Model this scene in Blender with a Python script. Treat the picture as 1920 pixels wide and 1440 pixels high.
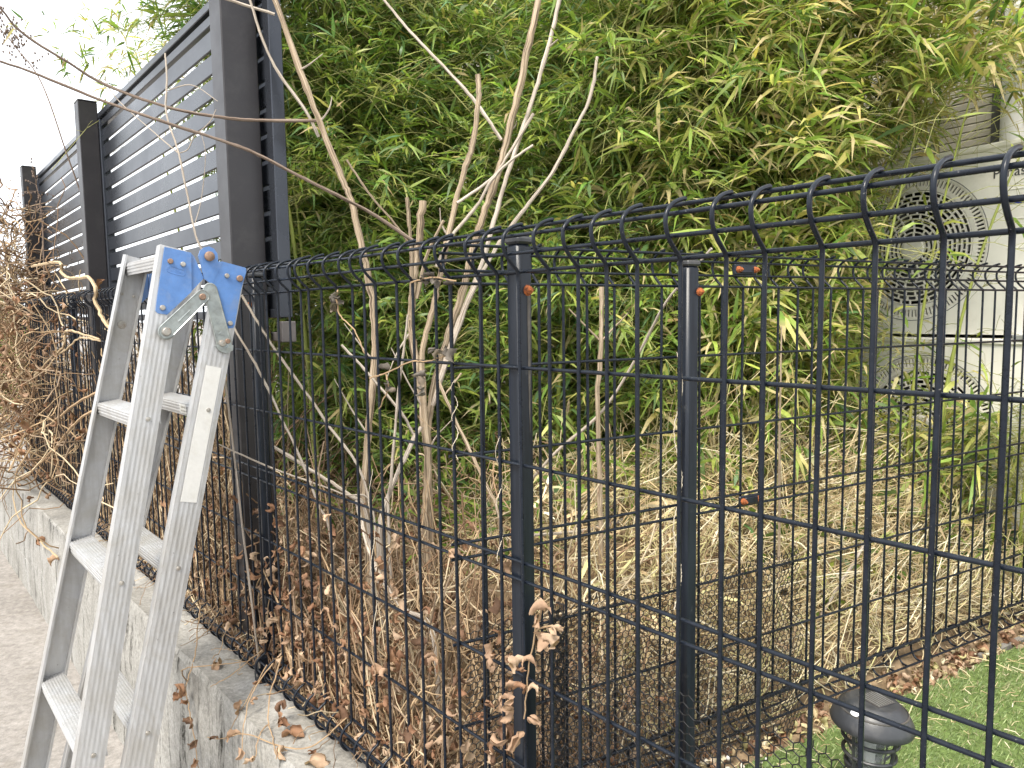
import bpy, math, random
import numpy as np
from mathutils import Vector, Matrix

random.seed(7)
RNG = np.random.default_rng(11)
R = math.radians
for o in list(bpy.data.objects):
    bpy.data.objects.remove(o)
COL = bpy.context.scene.collection
SC = bpy.context.scene

# ------------------------------------------------------------------ camera
EYE = 1.34
cam_d = bpy.data.cameras.new('camera')
cam_d.sensor_width = 36.0
cam_d.lens = 26.25
cam_d.clip_start = 0.02
cam_d.clip_end = 2000
cam = bpy.data.objects.new('camera', cam_d)
COL.objects.link(cam)
cam.matrix_world = Matrix.Translation((0, 0, EYE)) @ Matrix.Rotation(R(90) - 0.08963, 4, 'X') @ Matrix.Rotation(-0.01391, 4, 'Z')
SC.camera = cam

# ------------------------------------------------------------------ sky and sun
SUN_EL, SUN_AZ = R(56), R(204)          # azimuth clockwise from +Y: the sun stands behind the left shoulder
world = bpy.data.worlds.new('World')
SC.world = world
world.use_nodes = True
wn, wl = world.node_tree.nodes, world.node_tree.links
wn.clear()
sky = wn.new('ShaderNodeTexSky')
sky.sky_type = 'NISHITA'
sky.sun_disc = False
sky.sun_elevation = SUN_EL
sky.sun_rotation = SUN_AZ
sky.air_density = 1.0
sky.dust_density = 2.0
sky.ozone_density = 1.0
hs = wn.new('ShaderNodeHueSaturation')
hs.inputs['Saturation'].default_value = 0.4
veil = wn.new('ShaderNodeMix')                     # thin bright cloud: the blue sky seen through an even white veil
veil.data_type = 'RGBA'
veil.inputs['Factor'].default_value = 0.72
[i for i in veil.inputs if i.name == 'B' and i.type == 'RGBA'][0].default_value = (8.6, 8.9, 9.3, 1)
bg = wn.new('ShaderNodeBackground')
bg.inputs['Strength'].default_value = 0.15
wo = wn.new('ShaderNodeOutputWorld')
wl.new(sky.outputs[0], hs.inputs['Color'])
wl.new(hs.outputs[0], [i for i in veil.inputs if i.name == 'A' and i.type == 'RGBA'][0])
wl.new([o for o in veil.outputs if o.type == 'RGBA'][0], bg.inputs['Color'])
wl.new(bg.outputs[0], wo.inputs['Surface'])

sun_d = bpy.data.lights.new('sun', 'SUN')
sun_d.energy = 3.2
sun_d.angle = R(20)
sun_d.color = (1.0, 0.93, 0.82)
sun = bpy.data.objects.new('sun', sun_d)
COL.objects.link(sun)
sd = Vector((math.sin(SUN_AZ) * math.cos(SUN_EL), math.cos(SUN_AZ) * math.cos(SUN_EL), math.sin(SUN_EL)))
sun.rotation_euler = sd.to_track_quat('Z', 'Y').to_euler()
sun.location = sd * 30

SC.view_settings.view_transform = 'Standard'
SC.view_settings.look = 'None'
SC.view_settings.gamma = 1.0
SC.view_settings.use_curve_mapping = False
SC.view_settings.exposure = 0.88
SC.render.engine = 'CYCLES'
SC.cycles.max_bounces = 4
SC.cycles.diffuse_bounces = 3
SC.cycles.glossy_bounces = 2
SC.cycles.transmission_bounces = 3
SC.cycles.transparent_max_bounces = 8
SC.cycles.use_denoising = True
SC.cycles.use_light_tree = False
SC.cycles.use_adaptive_sampling = True
SC.cycles.adaptive_threshold = 0.02

# ------------------------------------------------------------------ frames of the two mesh fences
AA, AB = R(130.91), R(29.40)
OA = np.array([0.374, 0.5638, 0.0]); DA = np.array([math.cos(AA), math.sin(AA), 0.0]); NA = np.array([math.sin(AA), -math.cos(AA), 0.0])
OB = np.array([-0.0873, 1.115, 0.0]); DB = np.array([math.cos(AB), math.sin(AB), 0.0]); NB = np.array([math.sin(AB), -math.cos(AB), 0.0])
ZUP = np.array([0.0, 0.0, 1.0])
def A(s, off, z):      # s along the street fence (away from the camera), off towards the garden
    p = OA + DA * s + NA * off; return np.array([p[0], p[1], z])
def B(s, off, z):      # s along the dividing fence, off towards the lawn
    p = OB + DB * s + NB * off; return np.array([p[0], p[1], z])
def toA(x, y):
    d = np.array([x - OA[0], y - OA[1], 0]); return d @ DA, d @ NA
def toB(x, y):
    d = np.array([x - OB[0], y - OB[1], 0]); return d @ DB, d @ NB

# ------------------------------------------------------------------ mesh helpers
class MB:
    def __init__(self): self.v = []; self.f = []
    def add(self, vs, fs):
        n = len(self.v); self.v += [tuple(map(float, p)) for p in vs]; self.f += [tuple(i + n for i in q) for q in fs]; return self
    def box(self, c, size, ex=(1, 0, 0), ey=(0, 1, 0), ez=(0, 0, 1), bev=0.0):
        c = np.array(c, float); ex, ey, ez = (np.array(a, float) for a in (ex, ey, ez))
        hx, hy, hz = (k / 2 for k in size)
        if bev <= 0:
            vs = [c + ex * (sx * hx) + ey * (sy * hy) + ez * (sz * hz) for sz in (-1, 1) for sy in (-1, 1) for sx in (-1, 1)]
            return self.add(vs, [(0, 2, 3, 1), (4, 5, 7, 6), (0, 1, 5, 4), (2, 6, 7, 3), (0, 4, 6, 2), (1, 3, 7, 5)])
        b = bev
        prof = [(hx - b, -hy), (hx, -hy + b), (hx, hy - b), (hx - b, hy), (-hx + b, hy), (-hx, hy - b), (-hx, -hy + b), (-hx + b, -hy)]
        ins = [((hx - b) * np.sign(x), (hy - b) * np.sign(y)) for x, y in prof]
        vs = []
        vs += [c + ex * x + ey * y - ez * hz for x, y in ins]
        vs += [c + ex * x + ey * y - ez * (hz - b) for x, y in prof]
        vs += [c + ex * x + ey * y + ez * (hz - b) for x, y in prof]
        vs += [c + ex * x + ey * y + ez * hz for x, y in ins]
        fs = []
        for r in range(3):
            for i in range(8):
                j = (i + 1) % 8; fs.append((r * 8 + i, r * 8 + j, r * 8 + 8 + j, r * 8 + 8 + i))
        fs.append(tuple(range(7, -1, -1))); fs.append(tuple(range(24, 32)))
        return self.add(vs, fs)
    def prism(self, poly, o, ex, ey, ez, d0, d1):       # polygon in (ex, ey), extruded from d0 to d1 along ez
        o, ex, ey, ez = (np.array(a, float) for a in (o, ex, ey, ez)); n = len(poly)
        vs = [o + ex * x + ey * y + ez * d0 for x, y in poly] + [o + ex * x + ey * y + ez * d1 for x, y in poly]
        fs = [tuple(range(n - 1, -1, -1)), tuple(range(n, 2 * n))] + [(i, (i + 1) % n, n + (i + 1) % n, n + i) for i in range(n)]
        return self.add(vs, fs)
    def tube(self, pts, rad, sides=8, caps=True):
        P = np.array(pts, float); n = len(P)
        rad = np.full(n, rad) if np.isscalar(rad) else np.array(rad, float)
        T = np.gradient(P, axis=0); T /= np.linalg.norm(T, axis=1)[:, None] + 1e-12
        u = np.cross(T[0], [0.31, 0.17, 0.93]); u /= np.linalg.norm(u)
        vs = []
        for i in range(n):
            u = u - T[i] * (u @ T[i]); u /= np.linalg.norm(u) + 1e-12
            w = np.cross(T[i], u)
            for k in range(sides):
                a = 2 * math.pi * k / sides
                vs.append(P[i] + rad[i] * (math.cos(a) * u + math.sin(a) * w))
        fs = [(i * sides + k, i * sides + (k + 1) % sides, (i + 1) * sides + (k + 1) % sides, (i + 1) * sides + k) for i in range(n - 1) for k in range(sides)]
        if caps: fs += [tuple(range(sides - 1, -1, -1)), tuple((n - 1) * sides + k for k in range(sides))]
        return self.add(vs, fs)
    def lathe(self, prof, c, ex=(1, 0, 0), ey=(0, 1, 0), ez=(0, 0, 1), sides=32, caps=True):   # prof: (radius, height)
        c, ex, ey, ez = (np.array(a, float) for a in (c, ex, ey, ez)); n = len(prof)
        vs = [c + r * (math.cos(2 * math.pi * k / sides) * ex + math.sin(2 * math.pi * k / sides) * ey) + ez * h for r, h in prof for k in range(sides)]
        fs = [(i * sides + k, i * sides + (k + 1) % sides, (i + 1) * sides + (k + 1) % sides, (i + 1) * sides + k) for i in range(n - 1) for k in range(sides)]
        if caps: fs += [tuple(range(sides - 1, -1, -1)), tuple((n - 1) * sides + k for k in range(sides))]
        return self.add(vs, fs)

ROOTLOC = {}
def link(o, parent=None):
    COL.objects.link(o)
    if parent is not None: o.parent = parent
    return o
def mesh_from(mb, name, shift=(0, 0, 0), smooth=True, angle=35):
    me = bpy.data.meshes.new(name)
    v = np.array(mb.v) - np.array(shift)
    me.from_pydata(v.tolist(), [], mb.f)
    me.validate(clean_customdata=False)
    if smooth:
        me.polygons.foreach_set('use_smooth', [True] * len(me.polygons))
        me.set_sharp_from_angle(angle=R(angle))
    return me
def obj(name, mb, mat, parent=None, local=False, smooth=True, angle=35, kind=None):
    sh = (0, 0, 0) if (local or parent is None) else ROOTLOC.get(parent.name, (0, 0, 0))
    me = mesh_from(mb, name, sh, smooth, angle)
    me.materials.append(mat)
    o = bpy.data.objects.new(name, me); link(o, parent)
    if parent is not None: ROOTLOC[o.name] = sh
    if kind: o['kind'] = kind
    return o
def solo(name, mb, mat, base, label, cat, group=None, **kw):        # a thing that is one mesh, origin at its base
    me = mesh_from(mb, name, base, **kw); me.materials.append(mat)
    o = bpy.data.objects.new(name, me); o.location = base; link(o); tag(o, label, cat, group); ROOTLOC[o.name] = tuple(base); return o
def tag(o, label, cat, group=None):
    o['label'] = label; o['category'] = cat
    if group: o['group'] = group
    return o
def thing(name, label, cat, loc=(0, 0, 0), rotz=0.0, group=None):
    o = bpy.data.objects.new(name, None); o.empty_display_size = 0.1; o.location = loc; o.rotation_euler = (0, 0, rotz); link(o)
    ROOTLOC[o.name] = tuple(loc) if rotz == 0 else (0, 0, 0)
    return tag(o, label, cat, group)
def struct(o): o['kind'] = 'structure'; return o
def stuff(o): o['kind'] = 'stuff'; return o
def inst(name, me, parent, loc=(0, 0, 0), rot=None):                 # a piece sharing mesh data
    o = bpy.data.objects.new(name, me); o.location = loc
    if rot is not None: o.rotation_euler = rot
    return link(o, parent)

def np_mesh(name, V, quads=None, tris=None, tint=None, smooth=False):
    me = bpy.data.meshes.new(name)
    nq = 0 if quads is None else len(quads); nt = 0 if tris is None else len(tris)
    me.vertices.add(len(V)); me.vertices.foreach_set('co', np.ascontiguousarray(V, dtype=np.float32).ravel())
    loops = np.concatenate([a.ravel() for a in (quads, tris) if a is not None and len(a)]).astype(np.int32)
    me.loops.add(len(loops)); me.loops.foreach_set('vertex_index', loops)
    st = np.concatenate([np.arange(nq) * 4, nq * 4 + np.arange(nt) * 3]).astype(np.int32)
    me.polygons.add(nq + nt); me.polygons.foreach_set('loop_start', st)
    me.polygons.foreach_set('loop_total', np.concatenate([np.full(nq, 4), np.full(nt, 3)]).astype(np.int32))
    if smooth: me.polygons.foreach_set('use_smooth', np.ones(nq + nt, dtype=bool))
    if tint is not None:
        ca = me.color_attributes.new('tint', 'FLOAT_COLOR', 'POINT')
        ca.data.foreach_set('color', np.ascontiguousarray(np.concatenate([tint, np.ones((len(tint), 1))], 1), dtype=np.float32).ravel())
    me.update(calc_edges=True)
    return me

def unit(a): return a / (np.linalg.norm(a, axis=-1, keepdims=True) + 1e-12)

def leaf_blades(P, D, N, L, W, droop, tint, tipt=None):
    """lanceolate leaves: base points, directions, face normals, lengths, widths, droop, colours -> mesh arrays"""
    n = len(P); D = unit(D); S = unit(np.cross(D, N)); U = unit(np.cross(S, D))
    tt = np.array([0.0, 0.22, 0.55, 1.0]); hw = np.array([0.14, 1.0, 0.78, 0.0])
    C = []
    for t in tt:
        c = P + D * (L * t)[:, None]; c = c + U * (droop * L * 0.25 * math.sin(t * math.pi))[:, None]; c[:, 2] -= droop * L * t * t; C.append(c)
    V = np.empty((n, 7, 3))
    for i in range(3):
        V[:, 2 * i] = C[i] - S * (W * hw[i] / 2)[:, None]; V[:, 2 * i + 1] = C[i] + S * (W * hw[i] / 2)[:, None]
    V[:, 6] = C[3]
    b = (np.arange(n) * 7)[:, None]
    quads = np.concatenate([b + np.array([[0, 1, 3, 2]]), b + np.array([[2, 3, 5, 4]])]); tris = b + np.array([[4, 5, 6]])
    T = np.repeat(tint[:, None, :], 7, axis=1)
    if tipt is not None: T[:, 4:7] = tipt[:, None, :]
    return V.reshape(-1, 3), quads, tris, T.reshape(-1, 3)

def strands(P, rad, tint, sides=4):
    """P (n, m, 3) polylines -> thin tubes; rad (n,) or (n, m)"""
    n, m, _ = P.shape
    rad = np.repeat(rad[:, None], m, 1) if rad.ndim == 1 else rad
    T = unit(np.gradient(P, axis=1)); ref = np.array([0.37, 0.61, 0.29]); u = unit(np.cross(T, ref)); w = np.cross(T, u)
    V = np.empty((n, m, sides, 3))
    for k in range(sides):
        a = 2 * math.pi * k / sides; V[:, :, k] = P + rad[..., None] * (math.cos(a) * u + math.sin(a) * w)
    idx = np.arange(n * m * sides).reshape(n, m, sides); q = []
    for k in range(sides):
        k2 = (k + 1) % sides; q.append(np.stack([idx[:, :-1, k], idx[:, :-1, k2], idx[:, 1:, k2], idx[:, 1:, k]], -1).reshape(-1, 4))
    return V.reshape(-1, 3), np.concatenate(q), np.repeat(tint, m * sides, axis=0)

def catmull(pts, per=6):
    P = np.array(pts, float)
    if len(P) < 3:
        t = np.linspace(0, 1, per + 1)[:, None]; return P[0] * (1 - t) + P[-1] * t
    Q = np.vstack([2 * P[0] - P[1], P, 2 * P[-1] - P[-2]]); out = []
    for i in range(1, len(Q) - 2):
        for j in range(per):
            t = j / per
            out.append(0.5 * (2 * Q[i] + (Q[i + 1] - Q[i - 1]) * t + (2 * Q[i - 1] - 5 * Q[i] + 4 * Q[i + 1] - Q[i + 2]) * t * t + (3 * Q[i] - Q[i - 1] - 3 * Q[i + 1] + Q[i + 2]) * t ** 3))
    out.append(P[-1]); return np.array(out)

# ------------------------------------------------------------------ materials
def nodes_of(m): return m.node_tree.nodes, m.node_tree.links
def new_mat(name):
    m = bpy.data.materials.new(name); m.use_nodes = True
    return m, m.node_tree.nodes['Principled BSDF']
def noise(N, scale, detail=4, rough=0.6, vec=None, L=None, dist=0.0):
    n = N.new('ShaderNodeTexNoise'); n.inputs['Scale'].default_value = scale; n.inputs['Detail'].default_value = detail
    n.inputs['Roughness'].default_value = rough; n.inputs['Distortion'].default_value = dist
    if vec is not None: L.new(vec, n.inputs['Vector'])
    return n
def ramp(N, L, fac, stops):
    r = N.new('ShaderNodeValToRGB'); e = r.color_ramp.elements
    while len(e) < len(stops): e.new(0.5)
    for el, (p, c) in zip(e, stops):
        el.position = p; el.color = (*c, 1) if len(c) == 3 else c
    L.new(fac, r.inputs['Fac']); return r
def mixc(N, L, fac, a, b, mode='MIX'):
    m = N.new('ShaderNodeMix'); m.data_type = 'RGBA'; m.blend_type = mode
    for k, v in (('Factor', fac), ('A', a), ('B', b)):
        s = [i for i in m.inputs if i.name == k and (i.type == 'RGBA' if k != 'Factor' else i.type == 'VALUE')][0]
        if hasattr(v, 'links') or hasattr(v, 'is_linked'): L.new(v, s)
        elif k == 'Factor': s.default_value = v
        else: s.default_value = (*v, 1)
    return [o for o in m.outputs if o.type == 'RGBA'][0]
def bump(N, L, h, bsdf, strength, dist=0.01):
    b = N.new('ShaderNodeBump'); b.inputs['Strength'].default_value = strength; b.inputs['Distance'].default_value = dist
    L.new(h, b.inputs['Height']); L.new(b.outputs[0], bsdf.inputs['Normal']); return b
def coords(N, L, kind='Object', scale=(1, 1, 1), rot=(0, 0, 0)):
    tc = N.new('ShaderNodeTexCoord'); mp = N.new('ShaderNodeMapping'); mp.inputs['Scale'].default_value = scale; mp.inputs['Rotation'].default_value = rot
    L.new(tc.outputs[kind], mp.inputs['Vector']); return mp.outputs[0]
def geo_pos(N, L, scale=(1, 1, 1), rot=(0, 0, 0)):
    g = N.new('ShaderNodeNewGeometry'); mp = N.new('ShaderNodeMapping'); mp.inputs['Scale'].default_value = scale; mp.inputs['Rotation'].default_value = rot
    L.new(g.outputs['Position'], mp.inputs['Vector']); return mp.outputs[0]

def simple(name, col, rough=0.5, metal=0.0, var=0.15, scale=25, bmp=0.0, spec=0.5, dirt=None, dirt_amt=0.3, dirt_scale=8):
    m, b = new_mat(name); N, L = nodes_of(m)
    v = geo_pos(N, L)
    n = noise(N, scale, 5, 0.65, v, L)
    lo = tuple(c * (1 - var) for c in col); hi = tuple(min(1, c * (1 + var)) for c in col)
    c = ramp(N, L, n.outputs['Fac'], [(0.3, lo), (0.7, hi)]).outputs[0]
    if dirt is not None:
        d = noise(N, dirt_scale, 8, 0.72, v, L, 0.4)
        f = ramp(N, L, d.outputs['Fac'], [(0.5, (0, 0, 0)), (0.72, (dirt_amt,) * 3)]).outputs[0]
        c = mixc(N, L, f, c, dirt)
    L.new(c, b.inputs['Base Color'])
    rr = ramp(N, L, n.outputs['Fac'], [(0.2, (max(0.02, rough - 0.1),) * 3), (0.8, (min(1, rough + 0.12),) * 3)]); L.new(rr.outputs[0], b.inputs['Roughness'])
    b.inputs['Metallic'].default_value = metal; b.inputs['Specular IOR Level'].default_value = spec
    if bmp: bump(N, L, n.outputs['Fac'], b, bmp, 0.004)
    return m

M = {}
# black powder-coated fence wire: a very dark blue black, dust and pale nicks
def wire_mat():
    m, b = new_mat('fence_coating'); N, L = nodes_of(m); v = geo_pos(N, L)
    d = noise(N, 60, 6, 0.7, v, L); c1 = ramp(N, L, d.outputs['Fac'], [(0.35, (0.004, 0.0065, 0.012)), (0.7, (0.011, 0.015, 0.023))]).outputs[0]
    k = noise(N, 420, 2, 0.5, v, L); f = ramp(N, L, k.outputs['Fac'], [(0.70, (0, 0, 0)), (0.76, (0.5,) * 3)]).outputs[0]
    L.new(mixc(N, L, f, c1, (0.25, 0.24, 0.22)), b.inputs['Base Color'])
    r = ramp(N, L, d.outputs['Fac'], [(0.3, (0.22,) * 3), (0.75, (0.40,) * 3)]); L.new(r.outputs[0], b.inputs['Roughness']); b.inputs['Specular IOR Level'].default_value = 0.28
    bump(N, L, d.outputs['Fac'], b, 0.12, 0.001); return m
M['wire'] = wire_mat()
def post_mat():
    m, b = new_mat('fence_post_coating'); N, L = nodes_of(m)
    v = geo_pos(N, L, (60, 60, 4)); vv = geo_pos(N, L)
    s = noise(N, 1.0, 6, 0.7, v, L); d = noise(N, 35, 6, 0.7, vv, L)
    c1 = ramp(N, L, s.outputs['Fac'], [(0.35, (0.006, 0.008, 0.013)), (0.75, (0.020, 0.026, 0.037))]).outputs[0]
    f = ramp(N, L, d.outputs['Fac'], [(0.62, (0, 0, 0)), (0.78, (0.35,) * 3)]).outputs[0]
    L.new(mixc(N, L, f, c1, (0.16, 0.16, 0.15)), b.inputs['Base Color']); b.inputs['Roughness'].default_value = 0.32; b.inputs['Specular IOR Level'].default_value = 0.3
    bump(N, L, d.outputs['Fac'], b, 0.08, 0.001); return m
M['post'] = post_mat()
M['rust'] = simple('rusty_iron', (0.30, 0.085, 0.022), 0.85, 0, 0.55, 260, 0.5, dirt=(0.05, 0.02, 0.012), dirt_amt=0.8, dirt_scale=120)
M['slat'] = simple('slat_screen_aluminium', (0.040, 0.045, 0.056), 0.28, 0.45, 0.12, 3.0, 0.0, dirt=(0.10, 0.10, 0.10), dirt_amt=0.12, dirt_scale=5)
M['slatpost'] = simple('slat_screen_post_aluminium', (0.022, 0.020, 0.022), 0.40, 0.1, 0.15, 9.0, 0.0, dirt=(0.09, 0.085, 0.08), dirt_amt=0.2, dirt_scale=14)
def alu_mat():
    m, b = new_mat('ladder_aluminium'); N, L = nodes_of(m)
    v = geo_pos(N, L, (120, 120, 5), (0.0, 0.18, 0.0)); vv = geo_pos(N, L)
    st = noise(N, 1.0, 6, 0.7, v, L); d = noise(N, 9, 8, 0.75, vv, L, 0.5); k = noise(N, 95, 4, 0.7, vv, L)
    c = ramp(N, L, st.outputs['Fac'], [(0.3, (0.41, 0.41, 0.41)), (0.7, (0.52, 0.525, 0.53))]).outputs[0]
    f = ramp(N, L, d.outputs['Fac'], [(0.42, (0, 0, 0)), (0.70, (0.75,) * 3)]).outputs[0]
    c = mixc(N, L, f, c, (0.36, 0.335, 0.29))
    g = ramp(N, L, k.outputs['Fac'], [(0.68, (0, 0, 0)), (0.74, (0.75,) * 3)]).outputs[0]
    c = mixc(N, L, g, c, (0.10, 0.095, 0.09))
    L.new(c, b.inputs['Base Color']); b.inputs['Metallic'].default_value = 0.55
    r = ramp(N, L, st.outputs['Fac'], [(0.25, (0.36,) * 3), (0.75, (0.58,) * 3)]); L.new(r.outputs[0], b.inputs['Roughness'])
    bump(N, L, st.outputs['Fac'], b, 0.03, 0.001); return m
M['alu'] = alu_mat()
M['blue'] = simple('blue_painted_steel', (0.085, 0.19, 0.43), 0.4, 0.0, 0.16, 30, 0.03, dirt=(0.22, 0.25, 0.30), dirt_amt=0.45, dirt_scale=26)
M['zinc'] = simple('zinc_plated_steel', (0.36, 0.39, 0.38), 0.36, 0.75, 0.22, 70, 0.05, dirt=(0.20, 0.19, 0.14), dirt_amt=0.5, dirt_scale=40)
M['rivet'] = simple('dull_rivet_steel', (0.42, 0.40, 0.36), 0.42, 0.7, 0.2, 160, 0.05, dirt=(0.22, 0.12, 0.06), dirt_amt=0.7, dirt_scale=90)
M['rivet_rust'] = simple('rusted_rivet_steel', (0.26, 0.17, 0.12), 0.6, 0.4, 0.3, 160, 0.1)
M['sticker'] = simple('faded_white_sticker', (0.54, 0.535, 0.51), 0.55, 0, 0.06, 60, 0.0, dirt=(0.42, 0.40, 0.35), dirt_amt=0.5, dirt_scale=30)
M['ink'] = simple('faded_grey_print', (0.22, 0.21, 0.18), 0.7, 0, 0.1, 60)

def concrete_wall_mat():
    m, b = new_mat('weathered_concrete'); N, L = nodes_of(m)
    v = geo_pos(N, L); vs = geo_pos(N, L, (29, 29, 2.2), (0, 0, 0.6))
    big = noise(N, 3.2, 8, 0.7, v, L, 0.3); fine = noise(N, 90, 6, 0.75, v, L); st = noise(N, 1.0, 7, 0.72, vs, L, 0.4); mo = noise(N, 11, 9, 0.8, v, L, 0.6)
    c = ramp(N, L, big.outputs['Fac'], [(0.25, (0.26, 0.247, 0.22)), (0.5, (0.38, 0.368, 0.34)), (0.75, (0.52, 0.51, 0.49))]).outputs[0]
    f = ramp(N, L, fine.outputs['Fac'], [(0.32, (0.50,) * 3), (0.70, (1.12,) * 3)]).outputs[0]; c = mixc(N, L, 0.85, c, f, 'MULTIPLY')
    s = ramp(N, L, st.outputs['Fac'], [(0.53, (0, 0, 0)), (0.61, (1.0,) * 3)]).outputs[0]
    g = ramp(N, L, mo.outputs['Fac'], [(0.42, (0, 0, 0)), (0.56, (1.0,) * 3)]).outputs[0]
    # run-off streaks sit on the upright face only
    geo = N.new('ShaderNodeNewGeometry'); sep = N.new('ShaderNodeSeparateXYZ'); L.new(geo.outputs['Normal'], sep.inputs[0])
    up = ramp(N, L, sep.outputs['Z'], [(0.3, (1, 1, 1)), (0.8, (0.12,) * 3)]).outputs[0]
    sg = mixc(N, L, 1.0, mixc(N, L, 1.0, s, g, 'MULTIPLY'), up, 'MULTIPLY')
    c = mixc(N, L, sg, c, (0.030, 0.028, 0.022))
    lich = noise(N, 26, 6, 0.7, v, L); lf = ramp(N, L, lich.outputs['Fac'], [(0.64, (0, 0, 0)), (0.72, (0.5,) * 3)]).outputs[0]; c = mixc(N, L, lf, c, (0.33, 0.31, 0.16))
    L.new(c, b.inputs['Base Color']); b.inputs['Roughness'].default_value = 0.92; b.inputs['Specular IOR Level'].default_value = 0.2
    ad = N.new('ShaderNodeMath'); ad.operation = 'ADD'; L.new(fine.outputs['Fac'], ad.inputs[0]); L.new(big.outputs['Fac'], ad.inputs[1])
    bump(N, L, ad.outputs[0], b, 0.55, 0.006); return m
M['wall'] = concrete_wall_mat()
def street_mat():
    m, b = new_mat('worn_concrete_paving'); N, L = nodes_of(m); v = geo_pos(N, L)
    big = noise(N, 1.6, 7, 0.7, v, L); fine = noise(N, 34, 9, 0.82, v, L); mid = noise(N, 11, 6, 0.7, v, L, 0.4)
    c = ramp(N, L, big.outputs['Fac'], [(0.3, (0.26, 0.24, 0.22)), (0.7, (0.38, 0.355, 0.33))]).outputs[0]
    f = ramp(N, L, fine.outputs['Fac'], [(0.32, (0.45,) * 3), (0.68, (1.18,) * 3)]).outputs[0]; c = mixc(N, L, 0.9, c, f, 'MULTIPLY')
    g = ramp(N, L, mid.outputs['Fac'], [(0.52, (0, 0, 0)), (0.66, (0.5,) * 3)]).outputs[0]; c = mixc(N, L, g, c, (0.20, 0.18, 0.155))
    L.new(c, b.inputs['Base Color']); b.inputs['Roughness'].default_value = 0.95; b.inputs['Specular IOR Level'].default_value = 0.15
    bump(N, L, fine.outputs['Fac'], b, 0.6, 0.006); return m
M['street'] = street_mat()
M['soil'] = simple('garden_soil', (0.20, 0.145, 0.09), 0.95, 0, 0.5, 40, 0.6, 0.1, dirt=(0.22, 0.16, 0.09), dirt_amt=0.7, dirt_scale=18)
M['turfbase'] = simple('turf_backing', (0.11, 0.155, 0.05), 0.9, 0, 0.4, 90, 0.4, 0.1)

def tint_mat(name, rough=0.5, trans=0.35, spec=0.35, streak=None, bmp=0.0):
    m, b = new_mat(name); N, L = nodes_of(m)
    at = N.new('ShaderNodeAttribute'); at.attribute_name = 'tint'
    c = at.outputs['Color']
    v = geo_pos(N, L); n = noise(N, 55, 4, 0.6, v, L)
    f = ramp(N, L, n.outputs['Fac'], [(0.25, (0.72,) * 3), (0.8, (1.22,) * 3)]).outputs[0]; c = mixc(N, L, 1.0, c, f, 'MULTIPLY')
    L.new(c, b.inputs['Base Color']); b.inputs['Roughness'].default_value = rough; b.inputs['Specular IOR Level'].default_value = spec
    if bmp: bump(N, L, n.outputs['Fac'], b, bmp, 0.002)
    if trans > 0:
        out = N['Material Output']; tr = N.new('ShaderNodeBsdfTranslucent'); mx = N.new('ShaderNodeMixShader'); mx.inputs[0].default_value = trans
        L.new(mixc(N, L, 1.0, c, (1.0, 1.05, 0.7), 'MULTIPLY'), tr.inputs['Color'])
        L.new(b.outputs[0], mx.inputs[1]); L.new(tr.outputs[0], mx.inputs[2]); L.new(mx.outputs[0], out.inputs['Surface'])
    return m
M['leaf'] = tint_mat('bamboo_leaf', 0.42, 0.45, 0.45)
M['dryleaf'] = tint_mat('dead_leaf', 0.75, 0.25, 0.2, bmp=0.3)
M['straw'] = tint_mat('dry_straw', 0.7, 0.12, 0.25)
M['vine'] = tint_mat('dead_vine', 0.85, 0.0, 0.15, bmp=0.4)
M['turf'] = tint_mat('turf_blade', 0.5, 0.3, 0.3)
M['culm'] = simple('bamboo_culm', (0.25, 0.29, 0.06), 0.4, 0, 0.3, 14, 0.05, 0.4, dirt=(0.35, 0.28, 0.10), dirt_amt=0.6, dirt_scale=10)
M['twig'] = simple('bamboo_twig', (0.30, 0.30, 0.10), 0.6, 0, 0.3, 30)
def bark_mat(name, a, bcol, dark):
    m, b = new_mat(name); N, L = nodes_of(m)
    at = N.new('ShaderNodeAttribute'); at.attribute_name = 'bark'; vv = geo_pos(N, L)
    s = noise(N, 1.0, 4, 0.62, at.outputs['Vector'], L, 0.25); d = noise(N, 16, 6, 0.7, vv, L)
    c = ramp(N, L, s.outputs['Fac'], [(0.36, dark), (0.50, a), (0.66, bcol)]).outputs[0]
    f = ramp(N, L, d.outputs['Fac'], [(0.55, (0, 0, 0)), (0.75, (0.6,) * 3)]).outputs[0]; c = mixc(N, L, f, c, dark)
    L.new(c, b.inputs['Base Color']); b.inputs['Roughness'].default_value = 0.88; b.inputs['Specular IOR Level'].default_value = 0.15
    bump(N, L, s.outputs['Fac'], b, 0.7, 0.003); return m
M['bark'] = bark_mat('dead_stem_bark', (0.35, 0.27, 0.185), (0.54, 0.445, 0.33), (0.10, 0.075, 0.055))
M['barkpale'] = bark_mat('bleached_stem_bark', (0.46, 0.395, 0.325), (0.64, 0.58, 0.50), (0.20, 0.16, 0.125))
M['barkred'] = bark_mat('brown_branch_bark', (0.22, 0.165, 0.13), (0.36, 0.29, 0.235), (0.09, 0.065, 0.05))
M['acwhite'] = simple('aged_cream_plastic', (0.84, 0.815, 0.74), 0.5, 0, 0.05, 6, 0.0, dirt=(0.42, 0.40, 0.35), dirt_amt=0.3, dirt_scale=9)
M['acgrille'] = simple('cream_grille_plastic', (0.80, 0.77, 0.69), 0.5, 0, 0.06, 10)
M['dark'] = simple('dark_interior', (0.012, 0.012, 0.013), 0.7, 0, 0.2, 10)
M['fan'] = simple('grey_fan_plastic', (0.10, 0.10, 0.10), 0.5, 0, 0.1, 10)
M['textink'] = simple('dark_grey_lettering', (0.06, 0.06, 0.065), 0.5, 0, 0.05, 10)
M['bluelabel'] = simple('blue_printed_label', (0.03, 0.05, 0.30), 0.4, 0, 0.05, 10)
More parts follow.
